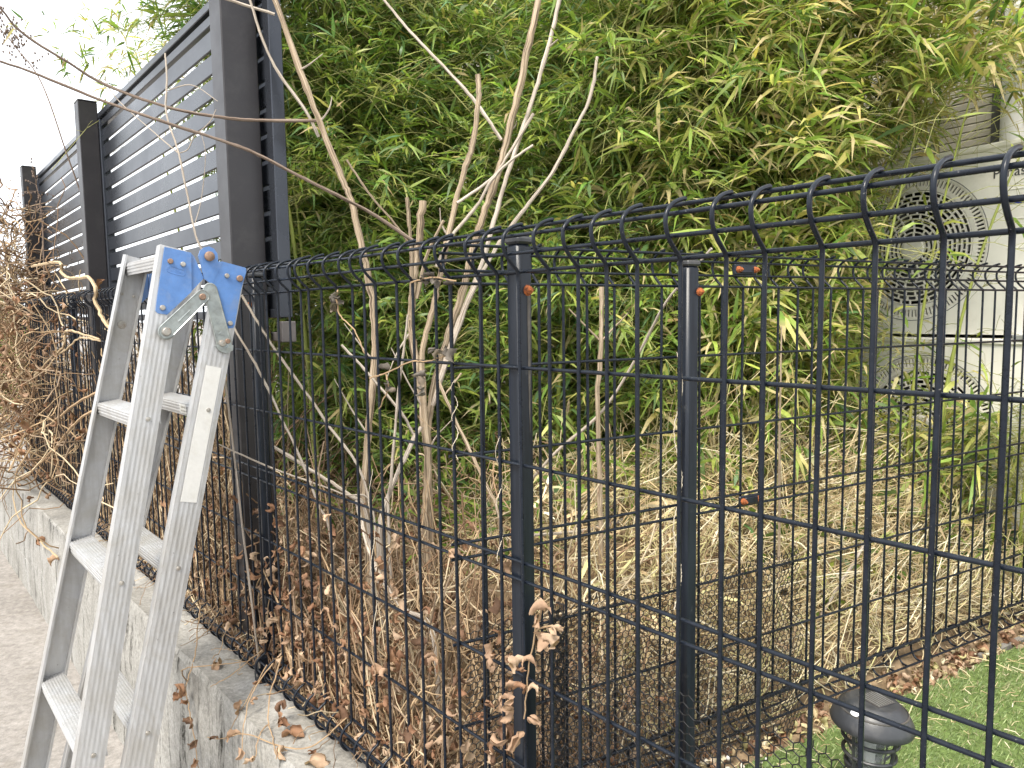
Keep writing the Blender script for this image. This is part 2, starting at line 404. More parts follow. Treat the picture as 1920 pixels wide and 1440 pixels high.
M['galv'] = simple('galvanised_rack_steel', (0.42, 0.43, 0.43), 0.5, 0.6, 0.2, 40)
M['lampblack'] = simple('black_lamp_plastic', (0.030, 0.032, 0.036), 0.42, 0, 0.2, 40, 0.03, dirt=(0.13, 0.12, 0.11), dirt_amt=0.35, dirt_scale=22)
M['solar'] = simple('dusty_solar_cell', (0.07, 0.065, 0.06), 0.35, 0.1, 0.3, 30, dirt=(0.16, 0.14, 0.12), dirt_amt=0.6, dirt_scale=24)
M['whitedot'] = simple('white_sensor_plastic', (0.85, 0.86, 0.88), 0.35, 0, 0.02, 10)
def glass_mat():
    m, b = new_mat('clear_lamp_glass'); N, L = nodes_of(m)
    n = noise(N, 40, 3, 0.5, geo_pos(N, L), L); L.new(ramp(N, L, n.outputs['Fac'], [(0.3, (0.85, 0.88, 0.87)), (0.8, (0.95, 0.97, 0.96))]).outputs[0], b.inputs['Base Color'])
    b.inputs['Transmission Weight'].default_value = 0.9; b.inputs['Roughness'].default_value = 0.08; b.inputs['IOR'].default_value = 1.25; return m
M['glass'] = glass_mat()
M['net'] = simple('black_chicken_wire', (0.018, 0.018, 0.020), 0.45, 0.4, 0.3, 150)
M['siding'] = simple('beige_house_siding', (0.46, 0.43, 0.37), 0.65, 0, 0.08, 4, 0.0, dirt=(0.34, 0.31, 0.26), dirt_amt=0.4, dirt_scale=5)
M['brick'] = simple('red_brown_brick', (0.30, 0.15, 0.095), 0.85, 0, 0.35, 40, 0.3, 0.2)
M['mortar'] = simple('mortar', (0.20, 0.16, 0.135), 0.95, 0, 0.2, 60, 0.3)
M['pipe'] = simple('white_downpipe', (0.70, 0.70, 0.67), 0.45, 0, 0.05, 7, dirt=(0.50, 0.48, 0.43), dirt_amt=0.4, dirt_scale=7)
M['farwall'] = simple('pale_render', (0.62, 0.61, 0.58), 0.8, 0, 0.06, 1)
M['farroof'] = simple('grey_roof_tile', (0.16, 0.16, 0.17), 0.7, 0, 0.2, 3)
M['pane'] = simple('window_pane', (0.05, 0.06, 0.07), 0.12, 0, 0.1, 1)
M['pebble'] = tint_mat('pale_pebble', 0.8, 0.0, 0.3, bmp=0.3)
M['stonekerb'] = simple('grey_edging', (0.15, 0.14, 0.125), 0.9, 0, 0.3, 40, 0.4)
# ================================================================== SETTING
def smooth01(a, b, x):
    t = np.clip((x - a) / (b - a), 0, 1); return t * t * (3 - 2 * t)
def soil_h(x, y):
    sa, oa = toA(x, y) if np.isscalar(x) else ((x - OA[0]) * DA[0] + (y - OA[1]) * DA[1], (x - OA[0]) * NA[0] + (y - OA[1]) * NA[1])
    ob = (x - OB[0]) * NB[0] + (y - OB[1]) * NB[1]
    d = np.minimum(oa, -ob)
    h = 0.492 + 0.27 * smooth01(0.05, 0.65, d) + 0.13 * np.exp(-(((x - 0.72) / 0.45) ** 2 + ((y - 2.1) / 0.4) ** 2)) * (d > 0)
    h = h + (0.012 * np.sin(x * 21 + 1.3) * np.sin(y * 17) + 0.008 * np.sin(x * 47) * np.sin(y * 53 + 2)) * smooth01(0.0, 0.15, d)
    return np.where(ob > -0.02, 0.478, h) if not np.isscalar(x) else float(0.478 if ob > -0.02 else h)

# the street: one sheet to the horizon, gently uneven near the wall
def grid_sheet(name, xs, ys, hf, mat, keep=None):
    X, Y = np.meshgrid(xs, ys, indexing='ij'); Z = hf(X, Y); V = np.stack([X, Y, Z], -1).reshape(-1, 3)
    i = np.arange(len(xs) * len(ys)).reshape(len(xs), len(ys))
    q = np.stack([i[:-1, :-1], i[1:, :-1], i[1:, 1:], i[:-1, 1:]], -1).reshape(-1, 4)
    if keep is not None: q = q[keep(V[q].mean(1))]
    me = np_mesh(name, V, quads=q, smooth=True); me.materials.append(mat)
    o = bpy.data.objects.new(name, me); return link(o)
near = np.linspace(-9, 5, 71)
xs = np.concatenate([[-900, -300, -100, -40, -18], near, [8, 20, 60, 200, 900]]); ys = np.concatenate([[-300, -60, -12], np.linspace(-4, 9, 66), [14, 40, 120, 400, 1200]])
street = struct(grid_sheet('street', xs, ys, lambda x, y: 0.006 * np.sin(x * 1.7) * np.sin(y * 2.1) * (np.abs(x) < 9) * (np.abs(y) < 9), M['street']))

# garden soil behind the wall
gx = np.concatenate([np.linspace(-5.5, 3.0, 171), [4, 6]]); gy = np.concatenate([np.linspace(0.0, 5.0, 101), [6, 8]])
def soil_keep(c):
    oa = (c[:, 0] - OA[0]) * NA[0] + (c[:, 1] - OA[1]) * NA[1]; sa = (c[:, 0] - OA[0]) * DA[0] + (c[:, 1] - OA[1]) * DA[1]
    return (oa > 0.06) & (sa > -2.5) & (sa < 5.3)
soil = struct(grid_sheet('garden_soil', gx, gy, soil_h, M['soil'], soil_keep))

# retaining wall under the street fence: an uneven cast face with board joints, arrises worn off
def build_wall():
    s_ = np.linspace(-2.2, 5.1, 190); prof = [(-0.118, -0.05), (-0.116, 0.04), (-0.113, 0.14), (-0.110, 0.24), (-0.107, 0.34), (-0.104, 0.42), (-0.1015, 0.485), (-0.0995, 0.494), (-0.094, 0.4995), (-0.06, 0.501), (-0.02, 0.501), (0.05, 0.501), (0.115, 0.500), (0.13, 0.488), (0.13, 0.30)]
    n, m = len(s_), len(prof); V = np.empty((n, m, 3)); r = np.random.default_rng(5)
    j = np.cumsum(r.normal(0, 0.0011, (n, m)), 0); j -= np.linspace(0, 1, n)[:, None] * j[-1]; j = j * 0.6 + r.normal(0, 0.0009, (n, m))
    for k, (o, z) in enumerate(prof):
        V[:, k] = OA + DA * s_[:, None] + NA * o; V[:, k, 2] = z
        if z > 0.488: V[:, k, 2] += j[:, k]
        else: V[:, k] += NA * j[:, k][:, None]
    i = np.arange(n * m).reshape(n, m); q = np.stack([i[:-1, :-1], i[:-1, 1:], i[1:, 1:], i[1:, :-1]], -1).reshape(-1, 4)
    cap = [tuple(i[0, ::-1]), tuple(i[-1, :])]
    mb = MB(); mb.add(V.reshape(-1, 3), [tuple(x) for x in q] + cap)
    t = thing('retaining_wall', 'low weathered concrete wall with dark run-off streaks carrying the street fence', 'wall', tuple(A(1.0, 0, 0)))
    obj('wall_body', mb, M['wall'], t, angle=50)
    for z in (0.17, 0.335):                                   # shallow board ridges left by the formwork
        rb = MB(); pts = [A(s, -0.1125 + (z - 0.17) * 0.03 + 0.0005, z + 0.002 * math.sin(s * 3)) for s in np.linspace(-2.2, 5.05, 90)]
        rb.tube(pts, [0.0022 + 0.0008 * math.sin(k * 1.7) for k in range(90)], 5); obj('formwork_ridge', rb, M['wall'], t)
build_wall()

# lawn of artificial turf on the camera side of the dividing fence
def lawn():
    poly = []
    t = thing('lawn', 'green artificial turf lawn beside the dividing fence', 'lawn', tuple(B(0.9, 0.3, 0.485))); t['kind'] = 'structure'
    mb = MB(); c = [B(0.42, 0.055, 0), B(2.6, 0.035, 0), B(3.0, 2.2, 0), A(-1.6, 0.14, 0), A(0.28, 0.14, 0), B(0.42, 0.2, 0)]
    mb.prism([(p[0], p[1]) for p in c], (0, 0, 0.475), (1, 0, 0), (0, 1, 0), (0, 0, 1), 0, 0.012); obj('turf_backing', mb, M['turfbase'], t)
    P = []; r = RNG; poly = np.array([(p[0], p[1]) for p in c])
    pts = r.uniform(poly.min(0), poly.max(0), (230000, 2))
    ins = np.zeros(len(pts), bool); j = len(poly) - 1
    for i in range(len(poly)):
        a, b = poly[i], poly[j]; cnd = ((a[1] > pts[:, 1]) != (b[1] > pts[:, 1])) & (pts[:, 0] < (b[0] - a[0]) * (pts[:, 1] - a[1]) / (b[1] - a[1] + 1e-12) + a[0]); ins ^= cnd; j = i
    pts = pts[ins]; vis = (pts[:, 1] > 0.95) & (pts[:, 0] > 0.2) & (pts[:, 0] < 1.9) & (pts[:, 1] < 2.4); pts = pts[vis]
    n = len(pts); P = np.column_stack([pts, np.full(n, 0.486)])
    an = r.uniform(0, 2 * math.pi, n) ; lean = r.normal(0.55, 0.3, n)
    D = np.column_stack([np.cos(an) * lean + 0.25, np.sin(an) * lean - 0.2, np.ones(n)]); Nn = np.column_stack([np.sin(an), np.cos(an), np.zeros(n)]) + r.normal(0, .3, (n, 3))
    k = r.random(n)[:, None]; pal = np.where(k < 0.55, [[0.23, 0.31, 0.13]], np.where(k < 0.85, [[0.33, 0.40, 0.18]], [[0.48, 0.45, 0.27]])) * r.uniform(0.7, 1.25, (n, 1))
    V, q, tr, T = leaf_blades(P, D, Nn, r.uniform(0.014, 0.026, n), np.full(n, 0.0019), r.uniform(0, 0.5, n), pal)
    me = np_mesh('turf_blades', V - np.array(t.location), q, tr, T); me.materials.append(M['turf'])
    o = bpy.data.objects.new('turf_blades', me); o['kind'] = 'stuff'; link(o, t)
lawn()
kerb = MB(); kerb.box(B(1.95, 0.030, 0.484), (1.1, 0.016, 0.022), DB, NB, ZUP, 0.003)
solo('lawn_edging', kerb, M['stonekerb'], B(1.95, 0.030, 0.473), 'narrow grey edging strip between turf and the far part of the dividing fence', 'edging')

# ================================================================== MESH FENCES
def wire_profile(sign=1):
    return [(-0.004, 0.5225), (0.010, 0.5245), (0.020, 0.534), (0.0245, 0.547), (0.0225, 0.560), (0.013, 0.571), (0.002, 0.577), (0, 0.585),
            (0, 0.95), (0, 1.385), (0.0, 1.397), (0.004, 1.402), (0.013, 1.410), (0.0215, 1.420), (0.0255, 1.432), (0.0235, 1.444), (0.012, 1.454), (-0.004, 1.4595), (-0.0075, 1.4595)]
WR = 0.0025
WIRES = [(-0.0065, 1.4545), (0.0165, 1.444), (0.0165, 1.420), (-0.0042, 1.398), (-0.0042, 1.273), (-0.0042, 1.141), (-0.0042, 1.0065), (-0.0042, 0.981), (-0.0042, 0.8465), (-0.0042, 0.712), (-0.0042, 0.579), (0.0165, 0.562), (0.0165, 0.537), (-0.0065, 0.527)]
def build_fence(root, s0, s1, sign, dz=0.0, step=0.05, jitter=0.0006):
    pf = wire_profile(); lo_ = catmull(np.array([(0, y, z) for y, z in pf[:8]]), 3); hi_ = catmull(np.array([(0, y, z) for y, z in pf[10:]]), 3)
    pf = [(q[1], q[2]) for q in lo_] + [pf[8], pf[9]] + [(q[1], q[2]) for q in hi_]
    mb = MB(); mb.tube([(0, sign * y, z + dz) for y, z in pf], WR, 7)
    me = mesh_from(mb, 'vertical_wire', angle=60); me.materials.append(M['wire'])
    k0, k1 = int(round(s0 / step)), int(round(s1 / step)); rr = random.Random(3)
    for k in range(k0, k1 + 1):
        inst('vertical_wire', me, root, (k * step, rr.gauss(0, jitter), 0), (rr.gauss(0, 0.0016), rr.gauss(0, 0.0022), 0))
    for y, z in WIRES:
        hb = MB(); n = 24; xs_ = np.linspace(s0 - 0.012, s1 + 0.012, n); ph = rr.uniform(0, 6)
        hb.tube([(x, sign * y + 0.0007 * math.sin(x * 3 + ph), z + dz + 0.0009 * math.sin(x * 2.3 + ph)) for x in xs_], WR, 7)
        obj('horizontal_wire', hb, M['wire'], root, local=True, angle=60)
    wb = None
def fence_post(root, s, y, z0, z1, w, bolt=True, bolt_side='street', sign=1):
    mb = MB(); mb.box((s, y, (z0 + z1) / 2), (w, w, z1 - z0), bev=w * 0.16); p = obj('post', mb, M['post'], root, local=True, angle=40)
    cb = MB(); cb.box((s, y, z1 + 0.0045), (w + 0.003, w + 0.003, 0.010), bev=0.003); cb.box((s, y, z1 + 0.0105), (w - 0.005, w - 0.005, 0.004), bev=0.0015)
    obj('post_cap', cb, M['lampblack'], p, local=True)
    if bolt:
        if bolt_side == 'end': o, ez = (s - w / 2 + 0.001, y - 0.003, z1 - 0.062), (-1, 0, 0)
        elif bolt_side == 'corner': o, ez = (s + w / 2 - 0.002, y - w / 2 - 0.0005, z1 - 0.045), (0, -1, 0)
        else: o, ez = (s, y + w / 2 - 0.001, z1 - 0.062), (0, 1, 0)
        ez = np.array(ez, float); ex = np.cross(ez, [0.0, 0.0, 1.0]); ey = np.cross(ez, ex)
        bb = MB(); bb.lathe([(0.0075, 0), (0.0075, 0.002), (0.006, 0.0024), (0.0056, 0.006), (0.004, 0.0075), (0.002, 0.008), (0.002, 0.011), (0.0, 0.0112)], o, ex, ey, ez, 10)
        obj('bolt', bb, M['rust'], p, local=True, angle=30)
    return p

# street fence: local x runs away from the camera, local y towards the street
FA = thing('street_fence', 'black welded wire mesh fence with rolled top running along the street wall', 'fence', tuple(OA), AA)
build_fence(FA, -0.2, 4.75, 1)
fence_post(FA, 0.578, -0.0215, 0.48, 1.437, 0.0265, True, 'end')
for s in (1.47, 3.39):
    fence_post(FA, s, -0.0215, 0.48, 1.437, 0.0265, True, 'street')
def post_foot(s):
    mb = MB(); mb.box((s, 0.004, 0.532), (0.030, 0.024, 0.062), bev=0.002); p = obj('post_foot', mb, M['post'], FA, local=True)
    hb = MB(); hb.lathe([(0.0042, 0), (0.0042, 0.001), (0.0026, 0.0012), (0.0026, 0.0006)], (s - 0.003, 0.016, 0.522), (1, 0, 0), (0, 0, 1), (0, 1, 0), 12); obj('bolt_eye', hb, M['rivet'], p, local=True)
post_foot(1.47)
# rust run under the bolt of the near post
rs = MB(); rs.prism([(0.0, 0.0), (0.0045, -0.004), (0.0038, -0.06), (0.0028, -0.13), (0.0012, -0.19), (-0.0006, -0.15), (-0.0014, -0.05), (-0.0012, -0.004)], (0.578 - 0.01325 - 0.0004, -0.0245, 1.372), (0, -1, 0), (0, 0, 1), (-1, 0, 0), 0, 0.0002)
M['ruststain'] = simple('pale_rust_run', (0.085, 0.075, 0.065), 0.7, 0, 0.4, 90)
obj('rust_run', rs, M['ruststain'], FA, local=True)

# dividing fence: local x runs away from the street, local -y towards the lawn
FB = thing('dividing_fence', 'second black wire mesh fence leading back between the bamboo and the lawn', 'fence', tuple(OB), AB)
build_fence(FB, 0.0, 2.35, 1, dz=-0.0087)
fence_post(FB, 0.445, -0.021, 0.47, 1.424, 0.0285, True, 'corner')
fence_post(FB, 2.0, -0.021, 0.47, 1.424, 0.0285, False)
for (s, z) in ((0.592, 1.421), (0.612, 0.984)):
    mb = MB(); mb.box((s + 0.003, -0.010, z), (0.058, 0.006, 0.020), bev=0.002); j = obj('joint_plate', mb, M['post'], FB, local=True)
    mb2 = MB(); mb2.box((s + 0.003, -0.0145, z), (0.034, 0.004, 0.013), bev=0.0015); obj('plate_rib', mb2, M['post'], j, local=True)
    for dx in (-0.018, 0.024):
        bb = MB(); bb.lathe([(0.0062, 0), (0.0062, 0.003), (0.005, 0.004), (0.0045, 0.008), (0.002, 0.009), (0.002, 0.012), (0, 0.0122)], (s + dx, -0.0125, z), (1, 0, 0), (0, 0, 1), (0, -1, 0), 10); obj('bolt', bb, M['rust'], j, local=True)

# ================================================================== SLATTED PRIVACY SCREEN
SKEW = -0.020                                   # the screen was not set quite parallel to the fence
_pv = OA + DA * 3.2; _d2 = np.array([math.cos(AA + SKEW), math.sin(AA + SKEW), 0]); _n2 = np.array([_d2[1], -_d2[0], 0])
SCR = thing('slat_screen', 'tall dark grey aluminium slat screen standing behind the street fence', 'screen', tuple(_pv - _d2 * 3.2 + _n2 * 0.012), AA + SKEW)
M['bracket'] = simple('dull_bracket_aluminium', (0.12, 0.108, 0.105), 0.5, 0.2, 0.15, 30)
def yl(off): return -off
ZT = 1.34 + 0.826
PITCH = 0.0607
def screen_panel(s0, s1, off, z0, ztop, posts=True):
    y = yl(off)
    mb = MB(); mb.box(((s0 + s1) / 2, y, ztop - 0.011), (s1 - s0, 0.034, 0.022), bev=0.002); obj('top_rail', mb, M['slat'], SCR, local=True)
    mb = MB(); mb.box(((s0 + s1) / 2, y, ztop - 0.043), (s1 - s0 - 0.06, 0.022, 0.026), bev=0.002); obj('under_rail', mb, M['slat'], SCR, local=True)
    mb = MB(); mb.box(((s0 + s1) / 2, y, z0 + 0.011), (s1 - s0 - 0.07, 0.030, 0.022), bev=0.002); obj('bottom_rail', mb, M['slat'], SCR, local=True)
    sl = MB(); sl.box((0, 0, 0), (s1 - s0 - 0.07, 0.008, PITCH - 0.0112), bev=0.0018); me = mesh_from(sl, 'slat'); me.materials.append(M['slat'])
    z = ztop - 0.090
    while z > z0 + 0.04:
        inst('slat', me, SCR, ((s0 + s1) / 2, y + 0.004, z), (random.gauss(0, 0.004), random.gauss(0, 0.0004), 0)); z -= PITCH
    for s in (s0 + 0.0175, s1 - 0.0175):
        mb = MB(); mb.box((s, y, (z0 + ztop - 0.024) / 2), (0.035, 0.032, ztop - z0 - 0.026), bev=0.002); obj('stile', mb, M['slat'], SCR, local=True)
def screen_post(s, off, z1, w=0.075, d=0.062):
    mb = MB(); mb.box((s, yl(off), (0.40 + z1) / 2), (w, d, z1 - 0.40), bev=0.0025); p = obj('post', mb, M['slatpost'], SCR, local=True)
    cb = MB(); cb.box((s, yl(off), z1 + 0.003), (w + 0.001, d + 0.001, 0.006), bev=0.002); obj('post_cap', cb, M['slatpost'], p, local=True)
P1, P2, P3 = 1.70, 3.20, 4.78
screen_panel(1.530, 1.66, 0.140, 1.345, ZT + 0.10)          # stub beyond the corner post
screen_panel(1.668, 3.20, 0.116, 1.345, ZT)
screen_panel(3.215, 4.78, 0.116, 1.345, ZT)
screen_post(1.622, 0.076, 2.42, 0.075, 0.083)
screen_post(P2 + 0.02, 0.066, 2.205, 0.075, 0.068)
screen_post(P3 + 0.02, 0.066, 2.205, 0.075, 0.068)
mb = MB(); mb.box((1.540, yl(0.142), 1.312), (0.032, 0.036, 0.050), bev=0.002); mb.box((1.585, yl(0.142), 1.300), (0.05, 0.024, 0.022), bev=0.002); obj('end_bracket', mb, M['bracket'], SCR, local=True)

# ================================================================== STEPLADDER folded and leaned on the fence
def smid(z, side):      # splayed rails: outer face of the near (0) and far (1) side at height z
    zr = z - EYE
    return 1.356 - 0.055 * (0.14 - zr) if side == 0 else 1.630 + 0.068 * (0.14 - zr)
LD = thing('stepladder', 'folded aluminium stepladder with blue hinge plates leaning on the street fence', 'ladder', tuple(A(1.45, -0.46, 0.0)))
FRONT = ((-0.1835, 1.483), (-0.5125, 0.006)); REAR = ((-0.0725, 1.443), (-0.440, 0.006))
def rail(ends, side, w, name):
    (o1, z1), (o0, z0) = ends
    p1 = A(smid(z1, side), o1, z1); p0 = A(smid(z0, side), o0, z0)
    t = unit(p1 - p0); inw = DA if side == 0 else -DA
    wv = unit(np.cross(t, inw)); wv = wv if wv @ NA > 0 else -wv; dv = unit(np.cross(wv, t)); dv = dv if dv @ inw > 0 else -dv
    h = w / 2; tk = 0.0026; fl = 0.024
    out = [(-h, 0.0004)]
    for c in np.linspace(-h + 0.008, h - 0.008, 5):              # extruded ribs on the outer face
        out += [(c - 0.0024, 0.0004), (c - 0.0016, 0.00022), (c + 0.0016, 0.00022), (c + 0.0024, 0.0004)]
    out += [(h, 0.0004), (h, fl), (h - 0.0045, fl), (h - 0.0045, fl - 0.002), (h - tk, fl - 0.002), (h - tk, tk + 0.0008), (-h + tk, tk + 0.0008), (-h + tk, fl - 0.002), (-h + 0.0045, fl - 0.002), (-h + 0.0045, fl), (-h, fl)]
    mb = MB(); mb.prism(out, p0, wv, dv, t, 0, np.linalg.norm(p1 - p0)); r = obj(name, mb, M['alu'], LD, smooth=True, angle=20)
    fb = MB(); fb.box(p0 + t * 0.012 + dv * fl / 2, (w + 0.005, fl + 0.005, 0.03), wv, dv, t, 0.003); obj('rubber_foot', fb, M['lampblack'], r)
    return p0, p1, t, wv, dv, r
RF0 = rail(FRONT, 0, 0.0495, 'rail'); RF1 = rail(FRONT, 1, 0.0495, 'rail'); RR0 = rail(REAR, 0, 0.0535, 'rail'); RR1 = rail(REAR, 1, 0.0535, 'rail')
def rung(ends, w, z, name, dep, thick=0.026, tilt=0.10):
    (o1, z1), (o0, z0) = ends; o = o0 + (o1 - o0) * (z - z0) / (z1 - z0)
    a = A(smid(z, 0) + 0.003, o, z); b = A(smid(z, 1) - 0.003, o, z)
    ex = NA * math.cos(tilt) + ZUP * math.sin(tilt); ez = -NA * math.sin(tilt) + ZUP * math.cos(tilt)
    h = dep / 2; prof = [(-h, -thick), (-h + 0.003, -thick), (-h + 0.003, -0.003), (h - 0.003, -0.003), (h - 0.003, -thick), (h, -thick), (h, -0.0008)]
    for c in np.linspace(h - 0.004, -h + 0.004, 8): prof += [(c + 0.0016, -0.0008), (c + 0.0010, 0.0006), (c - 0.0010, 0.0006), (c - 0.0016, -0.0008)]
    prof += [(-h, -0.0008)]
    # fluted front lip
    mb = MB(); mb.prism(prof, a, ex, ez, unit(b - a), 0, np.linalg.norm(b - a))
    for k in (-0.006, -0.012, -0.019):
        mb.prism([(-h - 0.0011, k - 0.0014), (-h - 0.0011, k + 0.0014), (-h + 0.0002, k + 0.0022), (-h + 0.0002, k - 0.0022)], a, ex, ez, unit(b - a), 0.002, np.linalg.norm(b - a) - 0.002)
    g = obj(name, mb, M['alu'], LD, angle=20)
    rb = MB()
    for e, d in ((a - DA * 0.0042, -DA),):
        rb.lathe([(0.0045, 0), (0.004, 0.0016), (0.0, 0.0022)], e - ez * 0.012, NA, ZUP, d, 10)
    obj('rivet', rb, M['rivet'], g)
    return a, b, ex, ez
for z in (1.470, 1.168, 0.868, 0.566, 0.266): rung(FRONT, 0, z, 'rung', 0.046 if z < 1.4 else 0.042)
RG = [rung(REAR, 0, z, 'rung', 0.044) for z in (1.175, 0.872, 0.572, 0.272)]
def LP(o, z, d=0.0): return A(smid(EYE + z, 0) - d, o, EYE + z)
LO = np.array([OA[0], OA[1], EYE])
def plate(poly, s, d0, d1, name, mat, parent): 
    mb = MB(); mb.prism(poly, LO + DA * s, NA, ZUP, -DA, d0, d1); return obj(name, mb, mat, parent, angle=30)
PL_L = [(-.2025, .143), (-.154, .134), (-.157, .058), (-.201, .017), (-.205, .0135), (-.2225, .0165), (-.2255, .021), (-.209, .11)]
PL_W = [(-.154, .134), (-.1475, .1275), (-.131, .085), (-.157, .058)]
PL_E = [(-.141, .128), (-.137, .139), (-.129, .1455), (-.120, .148), (-.110, .144), (-.1035, .134), (-.103, .119), (-.0935, .119), (-.117, .073), (-.131, .083)]
PL_R = [(-.0935, .119), (-.047, .108), (-.0465, .1), (-.06, .06), (-.075, -.008), (-.0785, -.0145), (-.089, -.0155), (-.0945, -.009), (-.117, .073)]
def disc(o, z, r, d, name, mat, parent, s=None, h=0.004):
    mb = MB(); s = smid(EYE + z, 0) if s is None else s
    mb.lathe([(r, 0), (r, h * 0.7), (r * 0.82, h), (0, h * 1.05)], LO + DA * (s - d) + NA * o + ZUP * z, NA, ZUP, -DA, 18); return obj(name, mb, mat, parent, angle=40)
for side in (0, 1):
    sg = 1 if side == 0 else -1
    s = 1.351 if side == 0 else 1.6385
    d = (0.0, 0.003) if side == 0 else (-0.003, 0.0)
    hl = plate(PL_L, s, d[0], d[1], 'hinge_plate', M['blue'], LD); plate(PL_W, s + sg * 0.004, d[0], d[1], 'hinge_wing', M['blue'], hl)
    hr = plate(PL_R, s, d[0] + sg * 0.0005, d[1] + sg * 0.0005, 'hinge_plate', M['blue'], LD); plate(PL_E, s + sg * 0.002, d[0] + sg * 0.003, d[1] + sg * 0.003, 'hinge_ear', M['blue'], hr)
    if side == 0:
        for (o, z, r, mt) in ((-.194, .116, .0052, 'rivet_rust'), (-.171, .111, .0050, 'rivet'), (-.213, .027, .0052, 'rivet')): disc(o, z, r, 0.003, 'rivet', M[mt], hl, s)
        for (o, z, r, mt) in ((-.087, .091, .0048, 'rivet'), (-.061, .086, .0066, 'rivet_rust'), (-.085, -.005, .005, 'rivet')): disc(o, z, r, 0.0035, 'rivet', M[mt], hr, s)
        disc(-.121, .128, .0098, 0.0042, 'hinge_pin', M['rivet_rust'], hr, s - 0.003, 0.005)
        # the pressed oval badge with its raised, worn-down letters
        ov = MB(); c = np.array((-.1845, .0975)); e1 = np.array((0.968, -0.25)); e2 = np.array((0.25, 0.968)); pts = []
        for k in range(33):
            a = 2 * math.pi * k / 32; x = 0.0165 * np.sign(math.cos(a)) * abs(math.cos(a)) ** 0.55; y = 0.0062 * np.sign(math.sin(a)) * abs(math.sin(a)) ** 0.55
            q = c + e1 * x + e2 * y; pts.append(LO + DA * (s - 0.0031) + NA * q[0] + ZUP * q[1])
        ov.tube(pts, 0.0006, 5); obj('embossed_oval', ov, M['blue'], hl)
        lt = MB(); rr = random.Random(4)
        for k in range(9):
            x0 = -0.0125 + k * 0.003
            pp = [c + e1 * (x0 + rr.uniform(-.0006, .0014)) + e2 * (-0.0028 + 0.0056 * q + rr.uniform(-.0006, .0006)) for q in (0, .5, 1)]
            lt.tube([LO + DA * (s - 0.0031) + NA * q[0] + ZUP * q[1] for q in pp], 0.00042, 4)
        obj('worn_embossed_letters', lt, M['blue'], hl)
def capsule(p, q, w0, w1, n=9):
    p, q = np.array(p), np.array(q); t = (q - p) / np.linalg.norm(q - p); a0 = math.atan2(t[1], t[0]); out = []
    for k in range(n): a = a0 + math.pi / 2 + math.pi * k / (n - 1); out.append((p[0] + w0 * math.cos(a), p[1] + w0 * math.sin(a)))
    for k in range(n): a = a0 - math.pi / 2 + math.pi * k / (n - 1); out.append((q[0] + w1 * math.cos(a), q[1] + w1 * math.sin(a)))
    return out
a2 = plate(capsule((-.123, .062), (-.101, -.044), .0135, .0150), 1.351, 0.0065, 0.0090, 'lock_arm', M['zinc'], LD)
a1 = plate(capsule((-.211, -.019), (-.1395, .049), .0150, .0130), 1.351, 0.0100, 0.0122, 'lock_arm', M['zinc'], LD)
for arm, p, q, w0, w1, d in ((a1, (-.211, -.019), (-.1395, .049), .0150, .0130, 0.0122), (a2, (-.123, .062), (-.101, -.044), .0135, .0150, .0090)):
    pts = capsule(p, q, w0 - .0008, w1 - .0008); mb = MB(); mb.tube([LO + DA * (1.351 - d) + NA * x + ZUP * y for x, y in pts + pts[:1]], 0.0014, 6); obj('pressed_rim', mb, M['zinc'], arm)
mb = MB(); mb.tube([LO + DA * (1.351 - .0122) + NA * x + ZUP * y for x, y in ((-.188, .000), (-.165, .022))], 0.0011, 6); obj('stamped_groove', mb, M['zinc'], a1)
disc(-.1400, .048, .0064, .0122, 'rivet', M['rivet_rust'], a1, 1.351, .0045); disc(-.211, -.019, .0084, .0122, 'rivet', M['rivet'], a1, 1.351, .006)
disc(-.105, -.045, .0070, .0090, 'rivet', M['rivet'], a2, 1.351, .006); disc(-.0935, -.041, .0052, .0090, 'rivet', M['rivet_rust'], a2, 1.351, .003)
lk = plate([(-.118, -.050), (-.112, -.060), (-.098, -.066), (-.085, -.060), (-.0835, -.050), (-.090, -.047), (-.097, -.055), (-.110, -.047)], 1.351, 0.005, 0.013, 'lock_catch', M['zinc'], LD)
mb = MB(); mb.prism([(-.111, -.026), (-.104, -.020), (-.098, -.030), (-.104, -.028)], LO + DA * 1.351, NA, ZUP, -DA, .0088, .0108); obj('catch_tab', mb, M['zinc'], lk)
# long faded sticker on the rear rail, small printed sticker on the rear rung
p0, p1, t, wv, dv, rr_ = RR0
mb = MB(); Lr = np.linalg.norm(p1 - p0); mb.box(p0 + t * (Lr - 0.337) + dv * (-0.0003) + wv * (-0.0005), (0.031, 0.0007, 0.272), wv, dv, t, 0.0002); obj('faded_sticker', mb, M['sticker'], rr_)
a, b, ex, ez = RG[0]
mb = MB(); c = a + unit(b - a) * 0.078 - ex * (0.022 + 0.0013) - ez * 0.012; mb.box(c, (0.040, 0.0006, 0.019), unit(b - a), ex, ez, 0.0002); st = obj('rung_sticker', mb, M['sticker'], LD)
mb = MB(); rr = random.Random(8)
for row, n in ((0.0035, 7), (-0.0045, 8)):
    for k in range(n): mb.box(c - ex * 0.0004 + ez * row + unit(b - a) * (-0.015 + k * 0.0042), (rr.uniform(.0018, .0032), 0.0003, rr.uniform(.003, .0048)), unit(b - a), ex, ez)
obj('worn_print', mb, M['ink'], st)
